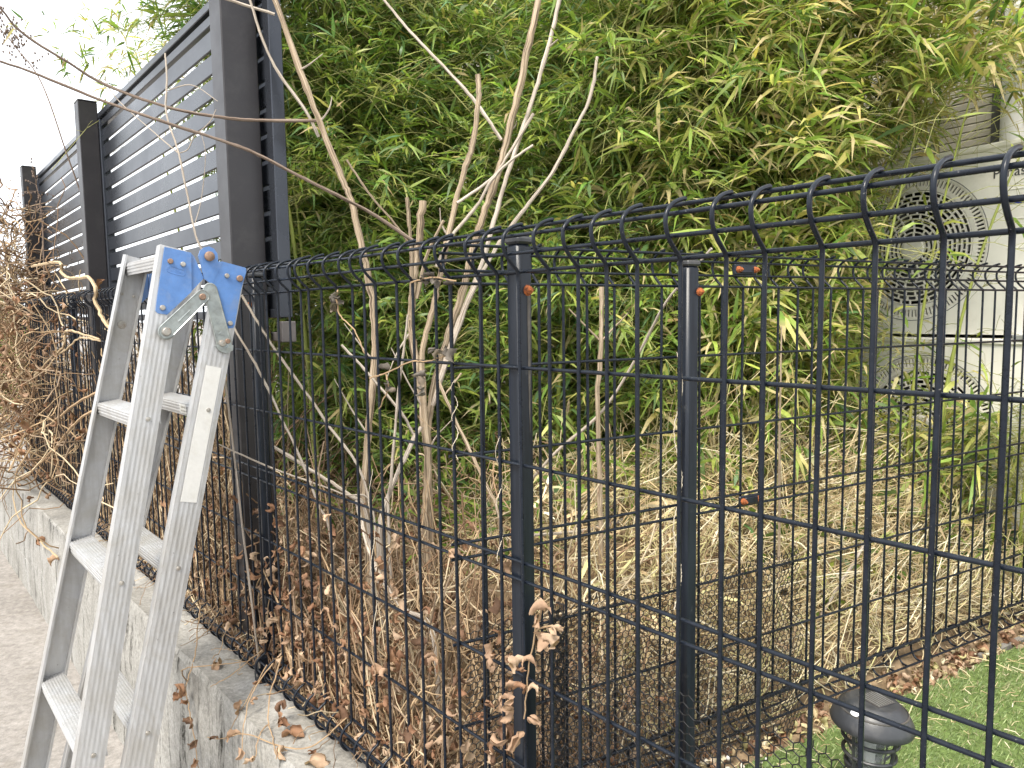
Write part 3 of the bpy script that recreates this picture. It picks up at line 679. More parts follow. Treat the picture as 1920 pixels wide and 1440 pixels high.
# dents: dark fastener buttons inside the far rail
for z in (1.40, 1.335):
    p0_, p1_, t_, wv_, dv_, r_ = RF1; q = (z - p0_[2]) / t_[2]
    for w_, rad in (((-0.012, .0035), (0.012, .0035)) if z > 1.38 else ((0.0, .0095),)):
        mb = MB(); mb.lathe([(rad, 0), (rad * .9, .0012), (rad * .5, .0016), (0, .0012)], p0_ + t_ * q + wv_ * w_ + dv_ * 0.0034, wv_, t_, dv_, 16); obj('fastener_button', mb, M['rivet'], r_)

# ================================================================== HOUSE AND AIR CONDITIONERS BEHIND THE BAMBOO
HD = unit(np.array([0.51, -0.86, 0.0])); HN = np.array([HD[1], -HD[0], 0.0])      # HD: along the house wall towards the camera; HN: out of the wall
HO = np.array([1.74, 2.82, 0.0])
def Hs(t, out, z): p = HO + HD * t + HN * out; return np.array([p[0], p[1], z])
HOUSE = thing('house', 'beige sided house wall with a white downpipe and brick end behind the bamboo', 'house', tuple(Hs(-2, 0, 0.45)))
mb = MB(); mb.box(Hs(-2.41, -0.06, 2.2), (5.0, 0.10, 4.4), HD, HN, ZUP); obj('wall', mb, M['siding'], HOUSE)
bd = MB(); pr = [(0, 0), (0.014, 0.002), (0.014, 0.022), (0.010, 0.027), (0, 0.027)]
bd.prism(pr, (0, 0, 0), HN, ZUP, HD, -2.45, 2.45); me_b = mesh_from(bd, 'siding_board'); me_b.materials.append(M['siding'])
hl_ = np.array(HOUSE.location)
for k in range(100):
    inst('siding_board', me_b, HOUSE, tuple(Hs(-2.41, -0.008, 0.6 + k * 0.0275) - hl_))
mb = MB(); mb.lathe([(0.045, 0), (0.045, 4.0)], Hs(0.152, 0.075, 0.45), HD, HN, ZUP, 20); pp = obj('downpipe', mb, M['pipe'], HOUSE)
for z in (1.2, 2.55):
    mb = MB(); mb.lathe([(0.0475, 0), (0.0475, 0.025)], Hs(0.152, 0.075, z), HD, HN, ZUP, 20); mb.box(Hs(0.152, 0.03, z + .0125), (0.02, 0.07, 0.02), HD, HN, ZUP); obj('pipe_clip', mb, M['pipe'], pp)
mb = MB(); mb.box(Hs(0.072, 0.012, 2.2), (0.05, 0.03, 4.0), HD, HN, ZUP, 0.002); obj('corner_trim', mb, M['fan'], HOUSE)
mb = MB(); mb.box(Hs(0.83, -0.055, 2.2), (1.45, 0.10, 4.0), HD, HN, ZUP); obj('brick_backing', mb, M['mortar'], HOUSE)
br = MB(); br.box((0, 0, 0), (0.205, 0.03, 0.058), HD, HN, ZUP, 0.003); me_k = mesh_from(br, 'brick'); me_k.materials.append(M['brick'])
for r_ in range(36):
    for c_ in range(4):
        t_ = 0.25 + c_ * 0.216 + (0.108 if r_ % 2 else 0.0)
        inst('brick', me_k, HOUSE, tuple(Hs(t_ + random.uniform(-.002, .002), 0.006 + random.uniform(-.0015, .0015), 0.6 + r_ * 0.068) - hl_))

def ac_unit(cx, cy, cz, label, letter=True, R0=0.243):
    """front face centred on the fan; HD to the right, HN out of the face"""
    C = np.array([cx, cy, cz]); hw_l, hw_r, hh, dep = 0.315, 0.505, 0.292, 0.29
    t = thing('air_conditioner', label, 'air conditioner', tuple(C - ZUP * hh + HD * 0.1 - HN * dep / 2), group='stacked outdoor units')
    Q = lambda u, v, w: C + HD * u + ZUP * v + HN * w
    # front panel with the round opening
    angs = sorted(set([2 * math.pi * k / 72 for k in range(72)] + [math.atan2(v, u) % (2 * math.pi) for u in (-hw_l, hw_r) for v in (-hh, hh)]))
    ring, rect, ring_in = [], [], []
    for a in angs:
        c, s = math.cos(a), math.sin(a); k = min((hw_r if c > 0 else hw_l) / max(abs(c), 1e-9), hh / max(abs(s), 1e-9))
        ring.append(Q(c * R0 * .985, s * R0 * .985, 0)); rect.append(Q(c * k, s * k, 0)); ring_in.append(Q(c * R0 * .985, s * R0 * .985, -0.02))
    n = len(angs); mb = MB()
    mb.add(ring + rect + ring_in, [(i, n + i, n + (i + 1) % n, (i + 1) % n) for i in range(n)] + [(2 * n + i, i, (i + 1) % n, 2 * n + (i + 1) % n) for i in range(n)])
    u0, u1 = -hw_l, hw_r
    for (x0, y0, x1, y1) in ((u0, -hh, u1, -hh), (u1, -hh, u1, hh), (u1, hh, u0, hh), (u0, hh, u0, -hh)):
        mb.add([Q(x0, y0, 0), Q(x1, y1, 0), Q(x1, y1, -dep), Q(x0, y0, -dep)], [(0, 3, 2, 1)])
    mb.add([Q(u0, -hh, -dep), Q(u1, -hh, -dep), Q(u1, hh, -dep), Q(u0, hh, -dep)], [(0, 3, 2, 1)])
    body = obj('casing', mb, M['acwhite'], t, angle=25)
    mb = MB(); mb.box(Q((u0 + u1) / 2, hh + 0.004, -dep / 2 + 0.001), (u1 - u0 + 0.012, dep + 0.014, 0.020), HD, HN, ZUP, 0.005); obj('lid', mb, M['acwhite'], t)
    mb = MB(); mb.tube([Q(R0 * 1.012 * math.cos(a), R0 * 1.012 * math.sin(a), 0.0005) for a in np.linspace(0, 2 * math.pi, 73)], 0.0012, 5); obj('pressed_ring_line', mb, M['fan'], body)
    # dark fan housing
    mb = MB(); mb.lathe([(R0 * .985, -0.02), (R0 * .93, -0.10), (R0 * .9, -0.14), (0.0, -0.142)], C, HD, ZUP, HN, 40, caps=False); obj('fan_housing', mb, M['dark'], t)
    mb = MB()
    for k in range(3):
        a0 = k * 2 * math.pi / 3 + 0.4; vs = []; m_ = 7
        for i in range(m_):
            f = i / (m_ - 1); rr = 0.05 + f * 0.16
            for e, (da, w) in enumerate(((-0.45 - 0.1 * f, -0.045), (0.35 + 0.25 * f, -0.10))):
                vs.append(Q(rr * math.cos(a0 + da), rr * math.sin(a0 + da), w))
        mb.add(vs, [(2 * i, 2 * i + 1, 2 * i + 3, 2 * i + 2) for i in range(m_ - 1)])
    fb = obj('fan_blades', mb, M['fan'], t); mb = MB(); mb.lathe([(0.055, -0.10), (0.055, -0.045), (0.045, -0.035), (0, -0.034)], C, HD, ZUP, HN, 24); obj('fan_hub', mb, M['fan'], fb)
    # grille: concentric rings crossed by staggered short spokes, and an outer band of radial louvres
    mb = MB(); rings = np.linspace(0.040, 0.192, 11)
    def hoop(r, w, dpt=0.008):
        m_ = 64; vs = []
        for k in range(m_):
            a = 2 * math.pi * k / m_
            for rr, ww in ((r - w / 2, 0.002), (r + w / 2, 0.002), (r + w / 2, 0.002 - dpt), (r - w / 2, 0.002 - dpt)): vs.append(Q(rr * math.cos(a), rr * math.sin(a), ww - 0.008 * (r / 0.21) ** 2 + 0.004))
        mb.add(vs, [(k * 4 + j, k * 4 + (j + 1) % 4, ((k + 1) % m_) * 4 + (j + 1) % 4, ((k + 1) % m_) * 4 + j) for k in range(m_) for j in range(4)])
    def spoke(r0, r1, a, w):
        c, s = math.cos(a), math.sin(a); er = HD * c + ZUP * s; et = -HD * s + ZUP * c
        mb.box(C + er * (r0 + r1) / 2 + HN * (0.001 - 0.008 * ((r0 + r1) / 0.42) ** 2 + 0.002), (r1 - r0, w, 0.007), er, et, HN)
    for r in rings: hoop(r, 0.0044)
    hoop(R0 * .835, 0.014); hoop(R0 * .985, 0.012)
    for i in range(len(rings) - 1):
        m_ = max(8, int(2 * math.pi * rings[i] / 0.031))
        for k in range(m_): spoke(rings[i], rings[i + 1], 2 * math.pi * (k + 0.5 * (i % 2)) / m_ + 0.11 * i, 0.0042)
    for k in range(110): spoke(R0 * .85, R0 * .975, 2 * math.pi * k / 110, 0.0066)
    mb.lathe([(0.040, -0.004), (0.042, 0.004), (0.036, 0.008), (0, 0.009)], C, HD, ZUP, HN, 28)
    obj('fan_grille', mb, M['acgrille'], t, angle=25)
    for v in (0.155, 0.065, -0.025, -0.115):
        mb = MB(); mb.box(Q(0.395, v, 0.0008), (0.19, 0.003, 0.004), HD, HN, ZUP, 0.001); obj('pressed_line', mb, M['acwhite'], body)
    if letter:
        cu = bpy.data.curves.new('lettering', 'FONT'); cu.body = 'Panasonic'; cu.size = 0.043; cu.extrude = 0.0006; cu.align_x = 'LEFT'
        tmp = bpy.data.objects.new('tmp', cu); COL.objects.link(tmp); bpy.context.view_layer.update()
        me = bpy.data.meshes.new_from_object(tmp.evaluated_get(bpy.context.evaluated_depsgraph_get())); bpy.data.objects.remove(tmp)
        me.materials.clear(); me.materials.append(M['textink']); me.name = 'lettering'
        o = bpy.data.objects.new('lettering', me); link(o, t)
        mat = Matrix(((HD[0], 0, HN[0], 0), (HD[1], 0, HN[1], 0), (0, 1, 0, 0), (0, 0, 0, 1))); p = Q(0.248, 0.195, 0.001) - np.array(t.location)
        mat.translation = Vector(p); o.matrix_local = mat
        mb = MB(); mb.box(Q(0.375, 0.118, 0.0008), (0.15, 0.0012, 0.017), HD, HN, ZUP, 0.0003); bl = obj('blue_label', mb, M['bluelabel'], body)
        mb = MB()
        for k in range(3): mb.box(Q(0.365 + k * 0.012, 0.118, 0.0016), (0.006, 0.0005, 0.007), HD, HN, ZUP)
        obj('label_print', mb, M['whitedot'], bl)
    for u in (-0.2, 0.36):
        mb = MB(); mb.box(Q(u, -hh - 0.010, -dep / 2), (0.05, dep + 0.05, 0.022), HD, HN, ZUP, 0.003); obj('foot', mb, M['galv'], t)
    return C, Q
ACC = np.array([1.389, 2.60, 1.5545])
ac_unit(*ACC, 'upper outdoor air conditioner with cream casing and maker lettering above the fence top')
AC2 = np.array([1.405, 2.545, 0.945])
ac_unit(*AC2, 'lower outdoor air conditioner half hidden by bamboo leaves under the other unit', False)
rk = thing('equipment_rack', 'galvanised steel rack carrying the two stacked air conditioners', 'rack', tuple(ACC + HD * 0.1 - HN * 0.15 + ZUP * (0.45 - ACC[2])))
for u in (-0.345, 0.535):
    for w in (-0.02, -0.28):
        mb = MB(); c = ACC + HD * u + HN * w; mb.box((c[0], c[1], 0.92), (0.03, 0.03, 0.94), HD, HN, ZUP, 0.002); obj('leg', mb, M['galv'], rk)
for z in (1.228, 0.622):
    for w in (-0.02, -0.28):
        mb = MB(); c = ACC + HD * 0.095 + HN * w; mb.box((c[0], c[1], z), (0.85, 0.028, 0.022), HD, HN, ZUP, 0.002); obj('cross_bar', mb, M['galv'], rk)

# ================================================================== BAMBOO
PAL = dict(dark=np.array([0.115, 0.19, 0.038]), mid=np.array([0.235, 0.335, 0.068]), lime=np.array([0.38, 0.45, 0.105]), yellow=np.array([0.58, 0.53, 0.18]), straw=np.array([0.64, 0.53, 0.28]), blue=np.array([0.13, 0.225, 0.085]))
def leaf_tints(n, r, wts):
    keys = list(PAL); w = np.array([wts.get(k, 0) for k in keys], float); w /= w.sum()
    pick = r.choice(len(keys), n, p=w); base = np.array([PAL[k] for k in keys])[pick]
    return base * r.uniform(0.75, 1.3, (n, 1)) * r.normal(1, 0.06, (n, 3)), pick
def culm_curve(r, x, y, top, lean):
    z0 = soil_h(float(x), float(y)) - 0.02; n = 16; t = np.linspace(0, 1, n); H_ = top - z0
    a = lean[0] + r.normal(0, .5); amt = lean[1] * r.uniform(0.4, 1.3)
    return np.column_stack([x + amt * np.cos(a) * t ** 2.2, y + amt * np.sin(a) * t ** 2.2, z0 + H_ * (t - 0.10 * amt * t ** 3)])
def bamboo(label, cx, cy, rad, n_culm, top, n_branch, wts, lean=(1.57, 0.3), zmin=0.75, seed=1, lsize=(0.058, 0.108), big=0, zbias=1.0, away=0.0, limit=None, n_single=0, dense=1.75):
    r = np.random.default_rng(seed); t = thing('bamboo', label, 'bamboo', (cx, cy, soil_h(float(cx), float(cy))), group='bamboo thicket'); loc = np.array(t.location)
    curves = []
    for k in range(n_culm):
        a = r.uniform(0, 6.28); q = rad * math.sqrt(r.random()) * 0.6
        c = culm_curve(r, cx + q * math.cos(a), cy + q * math.sin(a), top * r.uniform(0.82, 1.08), lean); curves.append(c)
        rr = r.uniform(0.0045, 0.008); pts = catmull(c, 4); rads = np.linspace(rr, rr * 0.35, len(pts)); rads[::4] *= 1.22
        mb = MB(); mb.tube(pts, rads, 7); obj('culm', mb, M['culm'], t, angle=60)
    # branches leave the culms at the nodes, twigs leave the branches, sprays of leaves end the twigs
    n = int(n_branch * dense); ci = r.integers(0, n_culm, n); tt = r.random(n) ** zbias; cv = np.array(curves)
    fi = tt * 15; i0 = np.minimum(fi.astype(int), 14); fr = (fi - i0)[:, None]; base = cv[ci, i0] * (1 - fr) + cv[ci, i0 + 1] * fr
    ok = base[:, 2] > zmin + r.uniform(0, 0.25, n); base = base[ok]; n = len(base)
    az = r.uniform(0, 2 * math.pi, n) if away == 0 else r.normal(away, 1.3, n); Lb = r.uniform(0.12, 0.55, n) * (rad / 0.5)
    d = np.column_stack([np.cos(az), np.sin(az), r.uniform(0.1, 0.9, n)]); m = 5; q = np.linspace(0, 1, m)
    pe = base + d * Lb[:, None] - ACC; up_ = pe @ HD; wp_ = pe @ HN; zz = pe[:, 2] + ACC[2]; okb = ~((up_ > -0.16 + 0.45 * wp_) & (zz < 1.95) & (zz > 1.10) & (r.random(n) > .12)); pe = base + d * Lb[:, None]; okb &= ((pe - OA) @ NA > 0.34) | (pe[:, 2] > 2.35); base, az, Lb, d = base[okb], az[okb], Lb[okb], d[okb]; n = len(base)
    br = base[:, None, :] + d[:, None, :] * (Lb[:, None] * q)[..., None]; br[..., 2] -= (0.55 * Lb[:, None] * q ** 2) * r.uniform(0.3, 1.6, (n, 1))
    V1, Q1, T1 = strands(br, r.uniform(0.0006, 0.0014, n), np.zeros((n, 3)), 3)
    # twigs
    ntw = 5; f = r.uniform(0.25, 1.0, (n, ntw)); k0 = np.minimum((f * (m - 1)).astype(int), m - 2); w = (f * (m - 1) - k0)[..., None]; ii = np.arange(n)[:, None]
    tb = br[ii, k0] * (1 - w) + br[ii, k0 + 1] * w; tb = tb.reshape(-1, 3); nt = len(tb)
    td = unit(np.repeat(d, ntw, 0) + r.normal(0, 0.75, (nt, 3))); td[:, 2] -= 0.15; tl = r.uniform(0.02, 0.11, nt); te = tb + td * tl[:, None]
    V2, Q2, T2 = strands(np.stack([tb, (tb + te) / 2 + [0, 0, 0.004], te], 1), r.uniform(0.0005, 0.0009, nt), np.zeros((nt, 3)), 3)
    me = np_mesh('branches', np.concatenate([V1, V2]) - loc, np.concatenate([Q1, Q2 + len(V1)])); me.materials.append(M['twig']); o = bpy.data.objects.new('branches', me); o['kind'] = 'stuff'; link(o, t)
    # leaf sprays: four to seven leaves fanning out at a twig's end
    nl = 6; P = np.repeat(te, nl, 0) + r.normal(0, 0.006, (nt * nl, 3)); drop = r.random(nt * nl) > 0.12; fan = np.tile(np.linspace(-1.0, 1.0, nl), nt) + r.normal(0, 0.22, nt * nl)
    D0 = np.repeat(td, nl, 0); side = unit(np.cross(D0, [0, 0, 1.0]) + r.normal(0, 0.25, D0.shape)); D = unit(D0 * np.cos(fan)[:, None] + side * np.sin(fan)[:, None] + r.normal(0, 0.16, D0.shape)); D[:, 2] -= 0.12
    Nn = unit(np.column_stack([r.normal(0, 0.55, len(P)), r.normal(-0.25, 0.55, len(P)), np.full(len(P), 0.8)]))
    L = r.uniform(*lsize, len(P)) * r.choice([0.7, 1.0, 1.0], len(P)); W = L * r.uniform(0.09, 0.145, len(P)); dr = r.uniform(0.0, 0.5, len(P))
    # leaves inside screens, panels, fences and units are not grown
    oa = (P[:, 0] - OA[0]) * NA[0] + (P[:, 1] - OA[1]) * NA[1]; sa = (P[:, 0] - OA[0]) * DA[0] + (P[:, 1] - OA[1]) * DA[1]; ob = (P[:, 0] - OB[0]) * NB[0] + (P[:, 1] - OB[1]) * NB[1]
    keep = drop & ((oa > 0.36) | ((P[:, 2] > 2.25) & (sa > 1.9))) & ((ob < -0.16) | (P[:, 2] > 1.75)) & (P[:, 2] > 0.70) & ((sa < 1.45) | (oa > 0.36) | (P[:, 2] > 2.25))
    pa = P - ACC; ua = pa @ HD; wa = pa @ HN; keep &= ~((ua > -0.36) & (ua < 0.6) & (wa < 0.05) & (P[:, 2] < 1.90)); keep &= (P - HO) @ HN > 0.06
    z_ = P[:, 2]; lucky = r.random(len(P)); over = ua > -0.06 + 0.45 * wa; keep &= ~(over & (z_ > 1.16) & (z_ < 1.95) & (lucky > 0.08)) & ~((ua > 0.62 + 0.5 * wa) & (z_ >= 1.95) & (lucky > 0.10)) & ~(over & (z_ <= 1.16) & (lucky > 0.38))
    if limit is not None: keep &= limit(P)
    P, D, Nn, L, W, dr = (a[keep] for a in (P, D, Nn, L, W, dr)); tint, pick = leaf_tints(len(P), r, wts); tip = tint.copy()
    dry = r.random(len(P)) < wts.get('tip', 0.1); tip[dry] = PAL['straw'] * r.uniform(0.7, 1.1, (dry.sum(), 1))
    # the leaves that hang farthest out towards the street are pieces of their own, the rest is one mass
    if n_single:
        far = np.argsort(np.hypot(P[:, 0] - 0.1, P[:, 1] - 0.4) + 0.25 * r.random(len(P)) + 0.4 * (P[:, 2] < 1.0))[:n_single]
        for k in far:
            V, Qd, Tr, T = leaf_blades(P[k:k + 1] * 0, D[k:k + 1], Nn[k:k + 1], L[k:k + 1], W[k:k + 1], dr[k:k + 1], tint[k:k + 1], tip[k:k + 1])
            me = np_mesh('leaf', V, Qd, Tr, T); me.materials.append(M['leaf']); inst('leaf', me, t, tuple(P[k] - loc))
        rest = np.ones(len(P), bool); rest[far] = False; P, D, Nn, L, W, dr, tint, tip = (q_[rest] for q_ in (P, D, Nn, L, W, dr, tint, tip))
    V, Qd, Tr, T = leaf_blades(P, D, Nn, L, W, dr, tint, tip)
    me = np_mesh('foliage', V - loc, Qd, Tr, T); me.materials.append(M['leaf']); o = bpy.data.objects.new('foliage', me); o['kind'] = 'stuff'; link(o, t)
    return t, len(P)
G = dict(dark=3, mid=6, lime=3.5, yellow=.35, straw=.12, blue=2.5, tip=.04)
GY = dict(dark=2, mid=5, lime=5, yellow=2.2, straw=.9, blue=.6, tip=.30)
GD = dict(dark=6, mid=5, lime=1, yellow=.2, straw=.1, blue=3, tip=.04)
tot = 0
BB = [
 ('bamboo rising just right of the slat screen end with bluish green leaves', -0.68, 2.60, 0.52, 8, 3.0, 760, G, (2.2, .35), .75, 21),
 ('bamboo behind the forked dead stems left of centre', -0.20, 2.75, 0.55, 7, 3.1, 560, G, (1.6, .3), .75, 22),
 ('bamboo at the middle behind the pale slanting stems', 0.22, 2.55, 0.5, 7, 2.9, 520, G, (1.2, .3), .75, 23),
 ('bamboo behind the two near fence posts with yellowing sprays', 0.58, 2.40, 0.5, 7, 2.75, 400, GY, (.9, .3), .85, 24),
 ('bamboo leaning over the house siding right of centre', 0.92, 2.55, 0.48, 7, 2.85, 430, GY, (.3, .30), .95, 25),
 ('yellow green bamboo crowding the left side of the air conditioners', 1.12, 2.30, 0.40, 6, 2.15, 300, GY, (-.2, .25), .85, 26),
 ('bamboo at the right edge in front of the lower air conditioner', 1.44, 2.26, 0.34, 6, 1.30, 330, GY, (.2, .12), .70, 27),
 ('dark bamboo in the back row behind the left clumps', -0.75, 3.55, 0.75, 8, 3.6, 520, GD, (1.6, .3), .7, 28),
 ('dark bamboo in the back row at the centre', 0.05, 3.75, 0.75, 8, 3.6, 520, GD, (1.6, .3), .7, 29),
 ('bamboo arching out above the slat screen against the sky', -1.05, 3.35, 0.62, 6, 3.0, 130, GY, (3.6, .55), 2.0, 30),
 ('bamboo filling the gap behind the end of the slat screen', -0.80, 3.10, 0.42, 7, 2.5, 380, G, (1.6, .2), .9, 31),
 ('bamboo spraying out above the upper air conditioner', 1.02, 2.72, 0.42, 6, 2.75, 300, GY, (-1.0, .75), 1.92, 32),
]
for a in BB:
    kw = dict(lean=a[8], zmin=a[9], seed=a[10]); kw.update(lsize=(.075, .125)) if a[10] in (24, 25, 26, 27, 32) else kw.update(lsize=(.050, .092), dense=2.25); kw['n_single'] = 0 if a[10] in (28, 29, 31) else 33
    tb_, nlv = bamboo(a[0], a[1], a[2], a[3], a[4], a[5], a[6], a[7], **kw); tot += nlv
print('bamboo leaves', tot)
# ================================================================== DEAD SHRUB, STICKS
def stem_mesh(pts, r0, r1, seed, sides=9, base=False):
    r = np.random.default_rng(seed); P = catmull(pts, 7); n = len(P)
    P[1:-1] += r.normal(0, min(r0, r1) * 0.10, (n - 2, 3))
    rad = np.linspace(r0, r1, n) * (1 + 0.06 * np.sin(np.linspace(0, n * 0.5, n) + seed) + r.normal(0, 0.035, n))
    rad *= 0.68
    for k in r.integers(2, max(3, n - 2), max(1, n // 16)): rad[k] *= 1.16
    mb = MB(); mb.tube(P, rad, sides); seg = np.concatenate([[0], np.cumsum(np.linalg.norm(np.diff(P, axis=0), axis=1))]); q = np.arange(sides) * 2 * math.pi / sides
    mb.bark = np.stack([np.repeat(np.cos(q)[None] * 3.2 + seed * 7.1, n, 0), np.repeat(np.sin(q)[None] * 3.2, n, 0), np.repeat(seg[:, None] * 9.0, sides, 1)], -1).reshape(-1, 3)
    return mb
def bark_obj(name, mb, mat, parent):
    o = obj(name, mb, mat, parent, angle=60); at = o.data.attributes.new('bark', 'FLOAT_VECTOR', 'POINT')
    if len(mb.bark) == len(o.data.vertices): at.data.foreach_set('vector', np.ascontiguousarray(mb.bark, dtype=np.float32).ravel())
    return o
SHRUB = [
 ('stem', 0.0181, 0.0136, [(0.089, 1.95, 2.168), (0.045, 1.945, 1.978), (-0.001, 1.941, 1.799), (-0.029, 1.936, 1.701), (-0.066, 1.932, 1.603), (-0.094, 1.927, 1.514), (-0.119, 1.923, 1.419), (-0.162, 1.918, 1.293), (-0.199, 1.914, 1.171), (-0.215, 1.909, 1.061), (-0.224, 1.905, 0.922), (-0.234, 1.9, 0.782)]),
 ('stem', 0.0095, 0.0093, [(0.137, 1.9, 2.14), (0.099, 1.894, 1.994), (0.062, 1.888, 1.875), (0.008, 1.881, 1.725), (-0.034, 1.875, 1.595), (-0.068, 1.869, 1.478), (-0.117, 1.862, 1.36), (-0.148, 1.856, 1.282), (-0.183, 1.85, 1.176)]),
 ('stem', 0.0059, 0.0079, [(0.215, 1.85, 1.957), (0.198, 1.85, 1.866), (0.154, 1.85, 1.776), (0.102, 1.85, 1.683), (0.028, 1.85, 1.591), (-0.035, 1.85, 1.508), (-0.102, 1.85, 1.386), (-0.147, 1.85, 1.269), (-0.198, 1.85, 1.123)]),
 ('stem', 0.009, 0.0118, [(-0.07, 1.8, 1.905), (-0.069, 1.803, 1.848), (-0.084, 1.806, 1.751), (-0.111, 1.809, 1.671), (-0.148, 1.812, 1.534), (-0.17, 1.815, 1.437), (-0.189, 1.818, 1.361), (-0.217, 1.821, 1.258), (-0.217, 1.824, 1.126), (-0.21, 1.827, 0.993), (-0.218, 1.83, 0.83)]),
 ('stem', 0.0051, 0.0058, [(0.059, 1.8, 1.814), (-0.001, 1.8, 1.721), (-0.044, 1.8, 1.663), (-0.124, 1.8, 1.611)]),
 ('stem', 0.0044, 0.0064, [(0.057, 1.78, 1.737), (0.007, 1.784, 1.705), (-0.04, 1.788, 1.661), (-0.078, 1.792, 1.601), (-0.138, 1.796, 1.532), (-0.177, 1.8, 1.462)]),
 ('stem', 0.0057, 0.0069, [(-0.326, 2.0, 2.169), (-0.247, 1.982, 2.069), (-0.152, 1.965, 1.966), (-0.081, 1.948, 1.881), (-0.018, 1.93, 1.784)]),
 ('stem', 0.0125, 0.0141, [(-0.529, 1.75, 2.08), (-0.471, 1.755, 1.903), (-0.432, 1.759, 1.79), (-0.388, 1.764, 1.666), (-0.366, 1.768, 1.606), (-0.346, 1.773, 1.503), (-0.336, 1.777, 1.446), (-0.327, 1.782, 1.362), (-0.329, 1.786, 1.235), (-0.35, 1.791, 1.063), (-0.367, 1.795, 0.886), (-0.361, 1.8, 0.787)]),
 ('stem', 0.0043, 0.0057, [(-0.562, 1.7, 2.043), (-0.544, 1.715, 1.967), (-0.516, 1.73, 1.896), (-0.46, 1.745, 1.813), (-0.436, 1.76, 1.758)]),
 ('stem', 0.0036, 0.0049, [(-0.627, 1.68, 2.039), (-0.514, 1.72, 2.014)]),
 ('stem', 0.0063, 0.0077, [(-0.236, 1.75, 1.617), (-0.234, 1.767, 1.547), (-0.233, 1.783, 1.474), (-0.241, 1.8, 1.336)]),
 ('stem', 0.013, 0.0145, [(-0.207, 1.82, 1.619), (-0.222, 1.823, 1.502), (-0.237, 1.826, 1.413), (-0.244, 1.829, 1.319), (-0.235, 1.831, 1.231), (-0.222, 1.834, 1.125), (-0.213, 1.837, 0.991), (-0.211, 1.84, 0.827)]),
 ('stem', 0.005, 0.0064, [(-0.153, 1.76, 1.565), (-0.197, 1.78, 1.486), (-0.225, 1.8, 1.387)]),
 ('stem', 0.0036, 0.0063, [(-0.234, 1.7, 1.348), (-0.25, 1.712, 1.247), (-0.264, 1.725, 1.172), (-0.289, 1.738, 0.964), (-0.3, 1.75, 0.88)]),
 ('stem', 0.0076, 0.0099, [(-0.22, 1.78, 1.08), (-0.245, 1.77, 1.037), (-0.284, 1.76, 0.955), (-0.31, 1.75, 0.886), (-0.32, 1.74, 0.818)]),
 ('stem', 0.0063, 0.0068, [(-0.375, 1.75, 0.907), (-0.336, 1.65, 0.845), (-0.285, 1.55, 0.788), (-0.223, 1.45, 0.762), (-0.153, 1.35, 0.747)]),
 ('stem', 0.0043, 0.0051, [(-0.391, 1.72, 1.281), (-0.336, 1.74, 1.213), (-0.267, 1.76, 1.122), (-0.237, 1.78, 1.058)]),
 ('stem', 0.0058, 0.0063, [(-0.178, 1.8, 1.187), (-0.13, 1.783, 1.078), (-0.071, 1.767, 0.951), (-0.036, 1.75, 0.863)]),
 ('stem', 0.004, 0.0049, [(-0.58, 1.62, 1.395), (-0.53, 1.645, 1.29), (-0.479, 1.67, 1.2), (-0.428, 1.695, 1.108), (-0.341, 1.72, 0.927)]),
 ('stem', 0.0037, 0.0049, [(-0.609, 1.64, 1.33), (-0.552, 1.652, 1.211), (-0.516, 1.664, 1.113), (-0.479, 1.676, 1.017), (-0.45, 1.688, 0.915), (-0.427, 1.7, 0.832)]),
 ('stem', 0.0025, 0.0036, [(-0.637, 1.6, 1.074), (-0.529, 1.633, 1.011), (-0.391, 1.667, 0.946), (-0.326, 1.7, 0.893)]),
 ('stem', 0.0059, 0.0075, [(-0.538, 1.66, 1.057), (-0.467, 1.687, 0.999), (-0.389, 1.713, 0.935), (-0.347, 1.74, 0.864)]),
 ('stem', 0.0036, 0.0038, [(-0.361, 1.7, 1.693), (-0.321, 1.727, 1.627), (-0.266, 1.753, 1.558), (-0.228, 1.78, 1.499)]),
 ('stem', 0.0028, 0.0039, [(-0.162, 1.8, 1.155), (-0.124, 1.83, 1.204)]),
 ('arch', 0.0034, 0.0063, [(-0.913, 1.35, 1.806), (-0.859, 1.394, 1.792), (-0.763, 1.439, 1.755), (-0.653, 1.483, 1.72), (-0.589, 1.528, 1.704), (-0.523, 1.572, 1.683), (-0.446, 1.617, 1.644), (-0.367, 1.661, 1.605), (-0.31, 1.706, 1.576), (-0.224, 1.75, 1.518)]),
 ('arch', 0.003, 0.0056, [(-0.916, 1.38, 1.921), (-0.896, 1.431, 1.876), (-0.841, 1.483, 1.837), (-0.798, 1.534, 1.81), (-0.696, 1.586, 1.779), (-0.595, 1.637, 1.77), (-0.532, 1.689, 1.778), (-0.437, 1.74, 1.789)]),
]
SH = thing('dead_shrub', 'dead shrub of cut grey brown stems rising behind the street fence', 'shrub', (-0.23, 1.83, 0.62))
for i, (nm, r0, r1, pts) in enumerate(SHRUB):
    low = pts[-1]
    if pts[0][2] > 2.03 or nm == 'arch':                      # the stem goes on, tapering to its tip
        e = np.array(pts[0]); d_ = unit(e - np.array(pts[1])); g = (0.45, 0.25) if nm == 'stem' else (0.30, 0.18)
        pts = [tuple(e + d_ * sum(g) + np.array([0.02, 0, -0.03])), tuple(e + d_ * g[0])] + list(pts); r0 *= 0.72
    if nm == 'stem' and low[2] < 0.95: pts = pts + [(low[0] + 0.005, low[1], soil_h(low[0], low[1]) - 0.02)]
    mat = M['barkred'] if nm == 'arch' else (M['barkpale'] if i in (1, 2, 4, 5, 6, 8, 9, 13, 14, 15, 16, 18, 19, 20, 21) else M['bark'])
    bark_obj('arching_branch' if nm == 'arch' else 'stem', stem_mesh(pts, r0, r1, i + 3), mat, SH)
